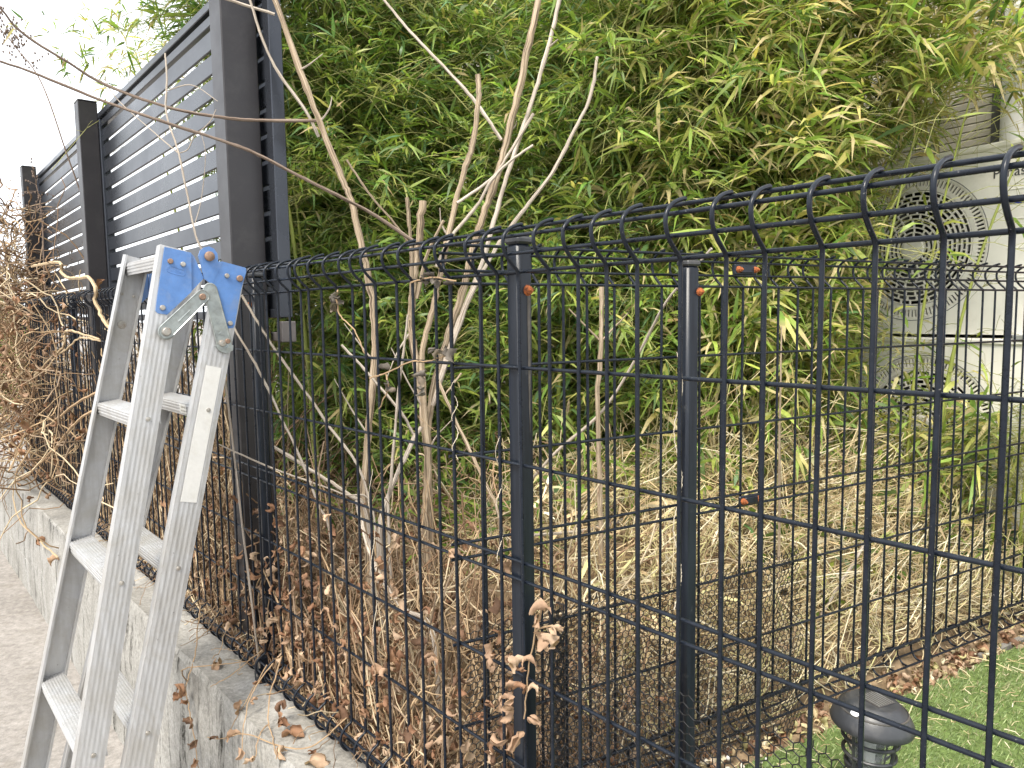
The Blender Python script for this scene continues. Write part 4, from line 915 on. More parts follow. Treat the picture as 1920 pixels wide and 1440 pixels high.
# short dead twigs on the stems
TW = [((-0.432, 1.759, 1.79), (-0.40, 1.75, 1.845)), ((-0.47, 1.752, 1.905), (-0.415, 1.74, 1.935)), ((-0.148, 1.812, 1.534), (-0.165, 1.80, 1.60)), ((-0.068, 1.87, 1.49), (-0.075, 1.86, 1.53)), ((0.099, 1.894, 1.994), (0.12, 1.88, 2.005)), ((-0.001, 1.94, 1.80), (0.02, 1.93, 1.83)), ((-0.35, 1.79, 1.06), (-0.42, 1.76, 1.20)), ((-0.33, 1.78, 1.24), (-0.39, 1.75, 1.33)), ((-0.245, 1.83, 1.31), (-0.30, 1.79, 1.20)), ((-0.21, 1.84, 1.0), (-0.14, 1.80, 1.10)), ((-0.22, 1.83, 1.12), (-0.29, 1.80, 1.27))]
for i, (a, b) in enumerate(TW):
    m_ = (np.array(a) + np.array(b)) / 2 + RNG.normal(0, 0.006, 3); bark_obj('twig', stem_mesh([a, m_, b], .004, .0016, 60 + i, 6), M['barkpale'], SH)
def stick(name, label, cat, pieces, mat, base=None):
    low = min((p for _, _, pts in pieces for p in pts), key=lambda p: p[2]); t = thing(name, label, cat, base or tuple(low))
    for i, (r0, r1, pts) in enumerate(pieces): bark_obj('stem' if i == 0 else 'twig', stem_mesh(list(pts), r0, r1, 40 + i), mat, t)
    return t
stick('cut_stake', 'upright cut stem with two short twigs between the two near posts', 'stem', [(0.0081, 0.0092, [(0.212, 1.75, 1.41), (0.21, 1.75, 1.28), (0.201, 1.75, 1.129), (0.205, 1.75, 0.989), (0.207, 1.75, 0.84), (0.208, 1.75, 0.70)]), (0.0026, 0.0037, [(0.134, 1.73, 1.356), (0.205, 1.75, 1.284)]), (0.0026, 0.0037, [(0.27, 1.73, 1.345), (0.214, 1.75, 1.284)])], M['bark'])
stick('dead_cane', 'long pale cane slanting down leftwards behind the cut stake', 'cane', [(0.0035, 0.007, [(0.40, 1.50, 1.47), (0.332, 1.6, 1.368), (0.296, 1.688, 1.269), (0.216, 1.775, 1.113), (0.092, 1.862, 0.982), (-0.03, 1.98, 0.80), (-0.06, 2.0, 0.74)])], M['barkpale'])
stick('dead_cane', 'thin broken upright cane right of the second post', 'cane', [(0.0018, 0.0049, [(0.613, 1.7, 1.31), (0.614, 1.7, 1.286), (0.614, 1.7, 1.203), (0.614, 1.7, 1.055), (0.617, 1.7, 0.855), (0.617, 1.7, 0.70)])], M['bark'])
stick('fallen_branch', 'pale branch propped steeply behind the dividing fence above the lamp', 'branch', [(0.0044, 0.0064, [(0.86, 1.78, 0.82), (0.84, 1.75, 0.785), (0.759, 1.735, 0.66), (0.668, 1.72, 0.515)])], M['barkpale'])
stick('fallen_branch', 'thick bleached branch lying along the foot of the dividing fence', 'branch', [(0.0077, 0.0115, [(1.417, 2.15, 0.575), (1.188, 1.985, 0.53), (0.965, 1.83, 0.512)])], M['barkpale'])
stick('fallen_branch', 'pale stick lying across the straw between the two near posts', 'branch', [(0.0046, 0.009, [(0.042, 1.6, 0.863), (0.211, 1.85, 0.805), (0.439, 2.1, 0.80)])], M['barkpale'])
TWF = [(0.0024, 0.0033, [(-0.69, 1.56, 1.879), (-0.686, 1.553, 1.83), (-0.688, 1.547, 1.755), (-0.665, 1.54, 1.68), (-0.648, 1.533, 1.589), (-0.634, 1.527, 1.514), (-0.615, 1.535, 1.44), (-0.60, 1.56, 1.20), (-0.595, 1.60, 0.90), (-0.59, 1.66, 0.52)]),
 (0.0011, 0.0018, [(-0.585, 1.55, 1.781), (-0.635, 1.55, 1.813), (-0.687, 1.55, 1.803)]), (0.0011, 0.0018, [(-0.82, 1.55, 1.862), (-0.792, 1.55, 1.794), (-0.715, 1.55, 1.72), (-0.671, 1.55, 1.681)]),
 (0.0011, 0.0018, [(-0.589, 1.55, 1.765), (-0.604, 1.55, 1.739), (-0.635, 1.55, 1.713), (-0.65, 1.55, 1.687), (-0.67, 1.55, 1.679)]), (0.0009, 0.0014, [(-0.615, 1.53, 1.719), (-0.607, 1.53, 1.672), (-0.619, 1.53, 1.588), (-0.635, 1.53, 1.535)])]
stick('dead_sapling', 'thin pale dead sapling standing up behind the ladder hinge before the screen', 'sapling', TWF, M['barkpale'])

# ================================================================== DEAD LEAVES, VINES, STRAW
def crumple(seed, size):
    """a withered heart-shaped leaf, rolled along its midrib, puckered and torn at the rim"""
    r = np.random.default_rng(seed); n = 8; V = []; F = []; k1 = r.uniform(3.2, 6.5); k2 = r.uniform(1.0, 3.0) * r.choice((-1, 1)); ph = r.uniform(0, 6, 4); tw = r.uniform(-.9, .9)
    for i in range(n):
        for j in range(n):
            u = i / (n - 1) * 2 - 1; v = j / (n - 1) * 2 - 1
            w = math.sqrt(max(0.02, 1 - max(0, v) ** 1.6)) * (1 - 0.45 * max(0, -v) ** 2); x = u * w * 0.52 + r.normal(0, .018); y = v * 0.60 - 0.14 * abs(u) * (v < 0) + r.normal(0, .018)
            z = 0.05 * math.sin(9 * x + ph[0]) + 0.06 * math.sin(8 * y + ph[1]) + 0.035 * math.sin(17 * x + 13 * y + ph[2]) + 0.06 * abs(u) * math.sin(14 * y + ph[3])
            a = x * k1 + tw * y; X, Z = math.sin(a) / k1 + z * -math.sin(a), (1 - math.cos(a)) / k1 + z * math.cos(a)
            Y = math.sin(y * k2) / k2; Z += (1 - math.cos(y * k2)) / k2
            V.append((X * size, Y * size, Z * size))
    for i in range(n - 1):
        for j in range(n - 1): F.append((i * n + j, (i + 1) * n + j, (i + 1) * n + j + 1, i * n + j + 1))
    return np.array(V), np.array(F)
LEAFVAR = [crumple(k, 1.15) for k in range(6)]
BROWN = np.array([[0.33, 0.19, 0.115], [0.25, 0.135, 0.08], [0.43, 0.285, 0.19], [0.17, 0.10, 0.065], [0.50, 0.36, 0.25]])
GREYL = np.array([[0.16, 0.14, 0.12], [0.11, 0.095, 0.08], [0.22, 0.18, 0.14]])
leafmesh = {}
def leaf_me(k, col):
    key = (k % 6, col)
    if key not in leafmesh:
        V, F = LEAFVAR[k % 6]; c = (BROWN if col < 5 else GREYL)[col if col < 5 else col - 5]
        me = np_mesh('dead_leaf', V, quads=F, tint=np.tile(c, (len(V), 1)), smooth=True); me.materials.append(M['dryleaf']); leafmesh[key] = me
    return leafmesh[key]
def put_leaf(parent, p, size, col=None, rnd=random):
    col = rnd.randrange(5) if col is None else col
    o = inst('leaf', leaf_me(rnd.randrange(6), col), parent, tuple(np.array(p) - np.array(ROOTLOC[parent.name])), (rnd.uniform(-1.6, 1.6), rnd.uniform(-1.6, 1.6), rnd.uniform(0, 6.3))); s = size * rnd.uniform(.75, 1.25); o.scale = (s, s, s); return o
def vine_tube(mb, pts, r0, r1, wig=0.003, seed=0):
    r = np.random.default_rng(seed); P = catmull(pts, 6); P[1:-1] += r.normal(0, wig, (len(P) - 2, 3)) * 0.4; mb.tube(P, np.linspace(r0, r1, len(P)), 5)
def vine(label, specs, leaves=(), col=(0.36, 0.25, 0.15), rad=(0.0022, 0.0012), group=None, size=0.035, lcol=None):
    """specs: polylines in fence coordinates (s, off, z); leaves: points in the same coordinates"""
    first = A(*specs[0][0]); t = thing('dead_vine', label, 'vine', tuple(first), group=group)
    for i, sp in enumerate(specs):
        mb = MB(); vine_tube(mb, [A(*q) for q in sp], rad[0], rad[1], min(0.004, rad[0] * 1.2), i); me = mesh_from(mb, 'runner', ROOTLOC[t.name], angle=60); me.materials.append(M['vine'])
        ca = me.color_attributes.new('tint', 'FLOAT_COLOR', 'POINT'); ca.data.foreach_set('color', np.tile(np.array([*col, 1.0], np.float32), len(me.vertices))); link(bpy.data.objects.new('runner', me), t)
    for q in leaves: put_leaf(t, A(*q), size, lcol if lcol is None else random.choice(lcol))
    return t
TAN = (0.46, 0.35, 0.22)
vine('thick tan vine kinking along the rolled fence top left of the ladder', [[(3.757, -.06, 1.593), (3.475, -.06, 1.587), (3.146, -.06, 1.571), (3.128, -.06, 1.535), (2.974, -.06, 1.502), (2.693, -.06, 1.492), (2.583, -.06, 1.447), (2.612, -.06, 1.42), (2.577, -.05, 1.357), (2.514, -.04, 1.322), (2.416, -.03, 1.304)]], col=TAN, rad=(.006, .0065))
vine('tan vine arching in a hook over the far fence wires', [[(4.046, -.05, 1.063), (3.882, -.05, 1.109), (3.528, -.05, 1.19), (3.228, -.05, 1.251), (3.191, -.05, 1.30), (3.06, -.05, 1.309), (2.721, -.03, 1.281)]], col=TAN, rad=(.005, .004))
vine('slim tan vine climbing in a slant below the hooked one', [[(3.751, -.06, 1.104), (3.289, -.06, 1.214), (3.125, -.06, 1.239), (2.878, -.06, 1.285), (2.714, -.03, 1.276)]], col=TAN, rad=(.004, .003))
vine('long brown vine running from the ladder to the far left tangle', [[(2.447, -.05, 1.137), (2.58, -.07, 1.114), (2.962, -.07, 1.041), (3.614, -.07, .889), (4.353, -.07, .763), (5.0, -.08, .66)]], rad=(.0045, .0055))
vine('sagging brown vine dropping from the ladder rung to the far wall top', [[(2.479, -.06, 1.077), (2.692, -.1, 1.023), (2.983, -.1, .936), (3.337, -.1, .817), (4.065, -.1, .60), (4.5, -.09, .51)]], rad=(.005, .004))
vine('dead vine hanging down the wall face with a withered leaf cluster', [[(1.798, -.03, .60), (1.738, -.061, .545), (1.686, -.085, .514), (1.655, -.118, .462), (1.63, -.122, .415), (1.60, -.122, .351), (1.583, -.122, .284)], [(1.66, -.115, .47), (1.64, -.13, .50), (1.60, -.13, .53), (1.50, -.09, .56), (1.44, -.04, .575)]],
     [(1.665, -.128, .455), (1.655, -.130, .445), (1.675, -.132, .436), (1.65, -.135, .462), (1.69, -.13, .425), (1.64, -.13, .43), (1.60, -.127, .34), (1.62, -.127, .385), (1.59, -.127, .30)], rad=(.0016, .0011), size=.020, lcol=[1, 3, 0])
vine('dead runner spraying over the wall edge beside the fence foot', [[(1.373, -.03, .585), (1.37, -.07, .535), (1.375, -.1, .49), (1.396, -.122, .438)], [(1.34, -.03, .60), (1.35, -.07, .55), (1.33, -.10, .505), (1.30, -.122, .44)], [(1.42, -.02, .60), (1.46, -.08, .545), (1.49, -.115, .52)]], [(1.375, -.095, .508), (1.345, -.075, .53), (1.30, -.125, .45), (1.36, -.06, .56)], rad=(.0014, .0009), size=.020)
vine('forked dead runner lying on the wall top right of the fence foot', [[(1.317, -.02, .62), (1.297, -.058, .547), (1.265, -.075, .512), (1.203, -.092, .508), (1.148, -.11, .504)], [(1.265, -.075, .512), (1.25, -.10, .505), (1.235, -.118, .47)]], [(1.24, -.06, .525), (1.22, -.065, .53), (1.26, -.05, .545), (1.15, -.10, .512), (1.235, -.12, .468)], rad=(.0015, .001), size=.022)
vine('crossing dead runner stretched along the wall top edge', [[(1.032, -.02, .60), (1.10, -.06, .53), (1.18, -.09, .508), (1.30, -.115, .49), (1.42, -.124, .43), (1.50, -.124, .40)]], [(1.10, -.06, .52), (1.45, -.126, .425), (1.35, -.12, .47)], rad=(.0015, .001), size=.020)
vine('dried runner curling down the far end of the wall', [[(3.246, -.12, .40), (3.557, -.125, .392), (4.2, -.125, .37), (4.4, -.115, .50), (4.055, -.06, .71), (3.47, -.05, .855)]], [(3.6, -.125, .39), (3.3, -.125, .38), (4.0, -.1, .5)], col=TAN, rad=(.0035, .0025), size=.04)
vine('bunch of tan dead leaves hanging on the foot of the near post', [[(.50, -.012, .975), (.515, -.014, .93), (.53, -.014, .87), (.54, -.014, .80)], [(.515, -.014, .93), (.49, -.015, .945), (.465, -.012, .95)]],
     [(.497, -.02, .968), (.504, -.02, .949), (.524, -.02, .888), (.551, -.02, .867), (.557, -.02, .843), (.563, -.02, .821), (.514, -.02, .855), (.473, -.02, .948), (.515, -.02, .811), (.545, -.022, .880), (.535, -.024, .85), (.50, -.02, .925), (.48, -.02, .93), (.565, -.02, .80), (.55, -.02, .765), (.59, -.02, .75)], rad=(.0014, .001), size=.021, lcol=[0, 2, 4, 2])
vine('curled grey dead leaf bunch on the fence wires below the rolled top', [[(1.035, -.006, 1.392), (1.03, -.012, 1.375), (1.02, -.01, 1.345), (0.985, .0, 1.315), (0.96, .004, 1.27)]], [(1.035, -.012, 1.375), (1.03, -.014, 1.368), (1.04, -.012, 1.360), (1.028, -.014, 1.382)], rad=(.0015, .001), size=.018, lcol=[5, 6, 7])
vine('withered grey leaves clinging to the middle wire left of the near post', [[(.93, -.008, 1.24), (.87, -.012, 1.252), (.80, -.012, 1.272), (.76, -.010, 1.274), (.70, -.012, 1.285)], [(.87, -.012, 1.25), (.865, -.012, 1.225), (.90, -.010, 1.19)]],
     [(.871, -.014, 1.262), (.864, -.014, 1.233), (.858, -.014, 1.225), (.701, -.014, 1.290), (.72, -.014, 1.287), (.685, -.014, 1.288), (.772, -.014, 1.243), (.764, -.014, 1.256), (.768, -.014, 1.228), (.735, -.014, 1.292)], rad=(.0014, .0009), size=.018, lcol=[5, 6, 7, 5])
vine('dark withered sprig wound round the fence top beside the cut stems', [[(.80, -.006, 1.395), (.74, -.01, 1.40), (.68, -.008, 1.392)]], [(.76, -.008, 1.398), (.73, -.01, 1.394), (.70, -.008, 1.39), (.745, -.01, 1.405)], rad=(.0014, .001), size=.015, lcol=[6, 5])
for k, (s, z0, z1, side) in enumerate(((.70, 1.13, 1.25, 0), (.95, .75, 1.08, 0), (.60, 1.0, 1.2, 0), (.30, 1.02, 1.30, 0))):
    pts = [(s + 0.0042 * math.sin(q * 17 + k), -0.001 + 0.0045 * math.cos(q * 17 + k), z0 + (z1 - z0) * q) for q in np.linspace(0, 1, 30)]
    vine(('hair-thin tendril coiled up the wire just left of the near post', 'long hair-thin tendril coiled up the wire by the forked dead stems', 'hair-thin tendril coiled on the wire beside the near post', 'hair-thin tendril coiled up the wire right of the cut stake')[k], [pts], col=(0.62, 0.54, 0.42), rad=(.0006, .0004), group='tendrils coiled on wires')

def tangle(name, label, P, rad, tints, mat, cat_kind='stuff', sides=4):
    V, q, T = strands(P, rad, tints, sides); me = np_mesh(name, V, q, tint=T, smooth=True); me.materials.append(mat); o = bpy.data.objects.new(name, me); o['kind'] = cat_kind; o['label'] = label; return link(o)
def fA(s, off, z): return OA[None, :] + np.asarray(s)[:, None] * DA + np.asarray(off)[:, None] * NA + np.asarray(z)[:, None] * ZUP
def walk(start, step, m, curl, drift, r):
    n = len(start); P = np.empty((n, m, 3)); P[:, 0] = start; d = unit(drift + r.normal(0, 0.6, (n, 3)))
    for k in range(1, m):
        d = unit(d + r.normal(0, curl, (n, 3)) + 0.10 * drift); P[:, k] = P[:, k - 1] + d * step[:, None]
    return P
r = np.random.default_rng(77)
VT = np.array([[0.30, 0.20, 0.12], [0.42, 0.30, 0.18], [0.22, 0.14, 0.085], [0.52, 0.42, 0.28], [0.26, 0.19, 0.13]])
def vt(n): return VT[r.integers(0, 5, n)] * r.uniform(.75, 1.2, (n, 1))
def clampP(P, omin, omax, zmin=0.50, zmax=9, zsoil=False):
    o = (P - OA) @ NA; P = P + (np.clip(o, omin, omax) - o)[..., None] * NA; P[..., 2] = np.clip(P[..., 2], zmin, zmax); return P
# the far-left thicket of dead vines over the fence end
n = 750; s = np.clip(r.normal(4.55, .65, n), 2.9, 5.8); st = fA(s, r.normal(-.05, .12, n), 0.55 + r.beta(1.6, 1.5, n) * (0.95 + 0.25 * (s > 4.2)))
P = walk(st, r.uniform(.025, .065, n), 12, .30, np.array([0, 0, -.12]), r); P = clampP(P, -.42, .25, .30, 2.0); tangle('dead_vine_tangle', 'thicket of dead brown vines smothering the far end of the street fence', P, r.uniform(.0012, .0036, n), vt(n), M['vine'])
n = 170; st = fA(r.normal(4.74, .10, n), r.uniform(-.06, .03, n), r.uniform(1.2, 2.0, n)); P = walk(st, r.uniform(.02, .035, n), 12, .45, np.array([0, 0, .25]), r); P[..., 2] = np.minimum(P[..., 2], 2.35)
tangle('dead_vine_tangle', 'dead vines climbing the farthest slat screen post', P, r.uniform(.0015, .0045, n), vt(n), M['vine'])
# vines standing and lying against the garden side of the near fence
n = 4200; s = .30 + 4.0 * r.random(n) ** 1.3; h = r.gamma(2.4, .10, n); st = fA(s, r.uniform(.10, .62, n) ** 2.0, np.zeros(n)); st[:, 2] = np.array([soil_h(a, b) for a, b in st[:, :2]])
P = walk(st, np.clip(h, .06, .60) / 10, 11, .27, np.array([0, 0, .75]), r); o_ = (P - OB) @ NB; P = clampP(P, .006, .6, .49, 1.15)[o_.max(1) < -.01]; n = len(P); tangle('dead_vine_stems', 'mass of dry brown vine stems behind the near street fence', P, r.uniform(.0008, .0022, n), vt(n), M['vine'])
n = 2600; s = r.uniform(.10, 3.6, n); st = fA(s, r.uniform(.03, .85, n), np.zeros(n)); st[:, 2] = np.array([soil_h(a, b) for a, b in st[:, :2]]) + r.uniform(.0, .09, n)
P = walk(st, r.uniform(.012, .035, n), 11, .35, np.array([-.1, .1, .02]), r); o_ = (P - OB) @ NB; P = clampP(P, .008, .9, .495, 1.0)[o_.max(1) < -.012]; n = len(P); tangle('dead_vine_runners', 'dry runners matted over the soil behind the near street fence', P, r.uniform(.0008, .0026, n), vt(n), M['vine'])
n = 1500; s = r.uniform(2.1, 4.7, n); h = r.uniform(.25, .95, n); st = fA(s, r.uniform(.12, .60, n) ** 1.5, np.zeros(n)); st[:, 2] = np.array([soil_h(a, b) for a, b in st[:, :2]])
P = walk(st, h / 11, 12, .22, np.array([0, 0, .8]), r); P = clampP(P, .010, .6, .49, 1.36); tangle('dead_vine_wall', 'tall dry vine stems filling the far part of the street fence from behind', P, r.uniform(.001, .0026, n), vt(n), M['vine'])
# a few strays that have pushed through the bottom roll onto the wall top
n = 110; s = r.uniform(.75, 2.9, n); st = fA(s, r.uniform(-.01, .02, n), r.uniform(.53, .64, n)); P = walk(st, r.uniform(.006, .016, n), 10, .4, -NA * .8 + np.array([0, 0, -.35]), r); P = clampP(P, -.122, .03, .503, .8)
tangle('dead_vine_strays', 'thin dry runners poking out over the concrete wall top', P, r.uniform(.0006, .0012, n), vt(n), M['vine'])
# straw heap of cut dry bamboo and grass behind the dividing fence
ST = np.array([[0.76, 0.64, 0.40], [0.68, 0.54, 0.32], [0.84, 0.75, 0.54], [0.52, 0.39, 0.22], [0.62, 0.56, 0.28]])
n = 9000; sb = .30 + 2.0 * r.beta(1.5, 1.3, n); ob = -r.uniform(.02, .85, n) ** 1.0; st = OB + DB * sb[:, None] + NB * ob[:, None]; oa_ = (st - OA) @ NA; st = st[oa_ > .42]; n = len(st)
st[:, 2] = np.array([soil_h(a, b) for a, b in st[:, :2]]) + r.gamma(1.6, .026, n) * (0.35 + 1.3 * np.exp(-(((st[:, 0] - .72) / .45) ** 2 + ((st[:, 1] - 2.0) / .4) ** 2)))
P = walk(st, r.uniform(.014, .058, n), 6, .085, np.array([.12, -.05, .0]), r); o = (P - OB) @ NB; P = P + (np.clip(o, -9, -.012) - o)[..., None] * NB; P[..., 2] = np.maximum(P[..., 2], .492)
tangle('dry_straw', 'heap of pale dry straw and cut stalks behind the dividing fence', P, r.uniform(.0007, .0018, n), ST[r.integers(0, 5, n)] * r.uniform(.8, 1.15, (n, 1)), M['straw'], sides=3)
n = 900; sb = r.uniform(.45, 2.1, n); ob = -r.uniform(.15, .80, n); st = OB + DB * sb[:, None] + NB * ob[:, None]; st[:, 2] = np.array([soil_h(a, b) for a, b in st[:, :2]]) + r.uniform(.0, .16, n)
an = r.uniform(0, 6.28, n); D = np.column_stack([np.cos(an), np.sin(an), r.uniform(-.2, .9, n)]); Nn = r.normal(0, 1, (n, 3))
V, q, tr, T = leaf_blades(st, D, Nn, r.uniform(.07, .16, n), r.uniform(.006, .013, n), r.uniform(.1, .9, n), ST[r.integers(0, 5, n)] * r.uniform(.8, 1.2, (n, 1))); me = np_mesh('dry_bamboo_leaves', V, q, tr, T); me.materials.append(M['straw']); o = bpy.data.objects.new('dry_bamboo_leaves', me); o['kind'] = 'stuff'; o['label'] = 'bleached dry bamboo leaves strewn over the straw heap'; link(o)
# low green shoots in the shade
n = 3800; sb = r.uniform(-.9, 2.3, n); ob = -r.uniform(.06, 1.4, n); st = OB + DB * sb[:, None] + NB * ob[:, None]; oa_ = (st - OA) @ NA; ob_ = (st - OB) @ NB; st = st[(oa_ > .42) & ((ob_ < -.5) | ((oa_ > 1.0) & (ob_ < -.12)))]; n = len(st); st[:, 2] = np.array([soil_h(a, b) for a, b in st[:, :2]]) + r.uniform(0, .14, n)
an = r.uniform(0, 6.28, n); D = np.column_stack([np.cos(an), np.sin(an), r.uniform(.1, 1.2, n)]); tint, _ = leaf_tints(n, r, G)
V, q, tr, T = leaf_blades(st, D, r.normal(0, 1, (n, 3)) + [0, 0, .8], r.uniform(.07, .14, n), r.uniform(.009, .016, n), r.uniform(.1, .6, n), tint); me = np_mesh('low_bamboo_shoots', V, q, tr, T); me.materials.append(M['leaf']); o = bpy.data.objects.new('low_bamboo_shoots', me); o['kind'] = 'stuff'; o['label'] = 'low green bamboo shoots covering the soil under the thicket'; link(o)

def litter(name, label, pts, size, pal, r, flat=0.9):
    n = len(pts); Vs, Fs, Ts = [], [], []; off = 0
    for i in range(n):
        V, F = LEAFVAR[r.integers(0, 6)]; M_ = np.array(Matrix.Rotation(r.uniform(0, 6.3), 3, 'Z') @ Matrix.Rotation(r.normal(0, flat), 3, 'X') @ Matrix.Rotation(r.normal(0, flat), 3, 'Y')); sz = size * r.uniform(.6, 1.3)
        Vs.append(V @ M_.T * sz + pts[i]); Fs.append(F + off); off += len(V); Ts.append(np.tile(pal[r.integers(0, len(pal))] * r.uniform(.7, 1.2), (len(V), 1)))
    me = np_mesh(name, np.concatenate(Vs), np.concatenate(Fs), tint=np.concatenate(Ts), smooth=True); me.materials.append(M['dryleaf']); o = bpy.data.objects.new(name, me); o['kind'] = 'stuff'; o['label'] = label; return link(o)
n = 1100; p = fA(r.uniform(.62, 3.0, n), r.uniform(.015, .5, n), np.zeros(n)); p[:, 2] = np.array([soil_h(a, b) for a, b in p[:, :2]]) + r.gamma(1.5, .03, n); litter('dead_leaf_litter', 'brown curled leaf litter matted behind the near street fence', p, .024, BROWN, r)
n = 850; p = fA(np.clip(r.normal(1.25, .42, n), .62, 2.8), r.uniform(-.012, .06, n), .52 + r.beta(1.0, 2.6, n) * .50); litter('clinging_dead_leaves', 'brown leaves caught among the vine stems along the fence bottom', p, .018, BROWN, r, 1.4)
n = 320; s_ = np.clip(r.normal(4.1, .6, n), 2.8, 5.3); p = fA(s_, r.normal(-.08, .12, n), .6 + r.beta(1.4, 1.5, n) * 1.0); litter('dried_vine_leaves', 'shrivelled brown leaves in the far vine thicket', p, .03, BROWN[[0, 1, 3, 2]], r, 1.4)
n = 420; c_ = OB + DB * r.uniform(.2, 2.0, n)[:, None] + NB * r.uniform(-.03, .06, n)[:, None]; c_[:, 2] = .488 + r.uniform(0, .012, n); litter('strip_leaf_litter', 'dry leaves along the foot of the dividing fence', c_, .019, np.concatenate([BROWN, BROWN, ST * .8]), r)
# single leaves on the wall top, easy to pick out
spots = [(1.62, -.055, 'curled tan leaf on the wall top just right of the ladder'), (1.08, -.062, 'pale curled leaf on the wall top right of the fence foot'), (.965, -.055, 'largest crumpled brown leaf at the bottom of the wall top'), (1.20, -.05, 'small brown leaf lying by the bottom fence roll')]
for s_, o_, lab in spots:
    V, F = LEAFVAR[random.randrange(6)]; me = np_mesh('fallen_leaf', V, quads=F, tint=np.tile(BROWN[random.choice((0, 2, 4))], (len(V), 1)), smooth=True); me.materials.append(M['dryleaf']); o = bpy.data.objects.new('fallen_leaf', me); k = .05 if 'largest' in lab else .034
    o.scale = (k,) * 3; o.location = A(s_, o_, .510); o.rotation_euler = (random.uniform(-.4, .4), random.uniform(-.4, .4), random.uniform(0, 6)); tag(o, lab, 'leaf'); link(o)
# pale gravel at the foot of the dividing fence
n = 260; sb = r.uniform(.02, .62, n); ob = r.uniform(-.12, .20, n); c = OB + DB * sb[:, None] + NB * ob[:, None]; oa_ = (c - OA) @ NA; c = c[oa_ > .05]; n = len(c); c[:, 2] = .484 + r.uniform(-.002, .012, n)
ico = []; 
for k in range(6):
    for j, (rr, zz) in enumerate(((.6, -.6), (1, 0), (.6, .6))): ico.append((rr * math.cos(k * 1.0472), rr * math.sin(k * 1.0472), zz))
ico = np.array(ico + [(0, 0, -.85), (0, 0, .85)]); qd = []; td_ = []
for k in range(6):
    a, b = k * 3, ((k + 1) % 6) * 3; qd += [(a, b, b + 1, a + 1), (a + 1, b + 1, b + 2, a + 2)]; td_ += [(18, b, a), (19, a + 2, b + 2)]
qd, td_ = np.array(qd), np.array(td_); Vs = []; sc = r.uniform(.003, .009, (n, 1)) * r.uniform(.6, 1.3, (n, 3)); V = ico[None] * sc[:, None, :] + c[:, None, :] + r.normal(0, .0007, (n, 20, 3)); off = (np.arange(n) * 20)[:, None, None]
tt_ = np.repeat(np.array([[.62, .58, .50], [.48, .43, .36], [.74, .72, .68], [.42, .34, .25]])[r.integers(0, 4, n)], 20, 0)
me = np_mesh('gravel', V.reshape(-1, 3), (qd[None] + off).reshape(-1, 4), (td_[None] + off).reshape(-1, 3), tt_, smooth=True); me.materials.append(M['pebble']); o = bpy.data.objects.new('gravel', me); o['kind'] = 'stuff'; o['label'] = 'pale gravel and shells at the foot of the dividing fence'; link(o)
# stray straws on the turf
for k, (s_, o_, a_, L_, lab) in enumerate(((1.02, .10, .9, .16, 'long dry straw lying on the turf beside the lamp'), (1.35, .08, 2.2, .09, 'short dry straw on the turf near the edging'), (1.45, .20, .3, .07, 'bent pale straw out on the turf'))):
    p = B(s_, o_, .503); d = np.array([math.cos(a_), math.sin(a_), 0]); mb = MB(); mb.tube(catmull([p - d * L_ / 2, p + [0, 0, .006], p + d * L_ / 2], 4), .0011, 5); me = mesh_from(mb, 'straw_stalk', p); ca = me.color_attributes.new('tint', 'FLOAT_COLOR', 'POINT'); ca.data.foreach_set('color', np.tile(np.array([.70, .60, .36, 1], np.float32), len(me.vertices))); me.materials.append(M['straw']); o = bpy.data.objects.new('straw_stalk', me); o.location = p; tag(o, lab, 'straw'); link(o)

# bits of straw blown onto the turf
n = 260; c_ = OB + DB * r.uniform(.45, 2.0, n)[:, None] + NB * (.05 + r.gamma(1.2, .10, n))[:, None]; c_[:, 2] = .505; oa_ = (c_ - OA) @ NA; c_ = c_[oa_ > .2]; n = len(c_)
P = walk(c_, r.uniform(.004, .014, n), 4, .12, np.array([.1, .1, 0.]), r); P[..., 2] = np.clip(P[..., 2], .499, .512); tangle('turf_debris', 'short bits of straw blown onto the turf', P, r.uniform(.0005, .0011, n), ST[r.integers(0, 5, n)], M['straw'], sides=3)

# ================================================================== CHICKEN WIRE
def hexnet(name, label, u0, u1, v0, v1, f, cell, rad, seed, top=lambda u: 1e9):
    r = np.random.default_rng(seed); h = cell; w = cell * 0.92; E1, E2 = [], []
    cols = int((u1 - u0) / w) + 1; rows = int((v1 - v0) / (h * .75)) + 1
    for j in range(rows):
        for i in range(cols):
            cu = u0 + w * (i + .5 * (j % 2)); cv = v0 + h * .75 * j
            p = [(cu, cv + h / 2), (cu + w / 2, cv + h / 4), (cu + w / 2, cv - h / 4), (cu, cv - h / 2)]
            for a, b in ((0, 1), (1, 2), (2, 3)):
                if p[a][1] < top(p[a][0]) and p[b][1] < top(p[b][0]): E1.append(p[a]); E2.append(p[b])
    a = np.array([f(*q) for q in E1]); b = np.array([f(*q) for q in E2]); m = (a + b) / 2
    V, q, T = strands(np.stack([a, b], 1), np.full(len(a), rad), np.zeros((len(a), 3)), 3); base = np.array(f((u0 + u1) / 2, v0)); me = np_mesh(name, V - base, q); me.materials.append(M['net'])
    o = bpy.data.objects.new(name, me); o.location = base; tag(o, label, 'netting'); return link(o)
def fnetB(u, v):
    k = .006 * math.sin(u * 13 + v * 9) + .004 * math.sin(u * 37 - v * 21); return B(u, .014 + k + .004, v + .003 * math.sin(u * 25))
def fnetA(u, v):
    k = .006 * math.sin(u * 15 + v * 12) + .004 * math.sin(u * 29 + v * 17); return A(u, .048 + k * 1.2 + .05 * max(0, .62 - v), v + .004 * math.sin(u * 21))
hexnet('chicken_wire', 'black chicken wire tied along the bottom of the dividing fence', .0, .76, .485, .875, fnetB, .0138, .00088, 1, lambda u: .868 + .006 * math.sin(u * 30))
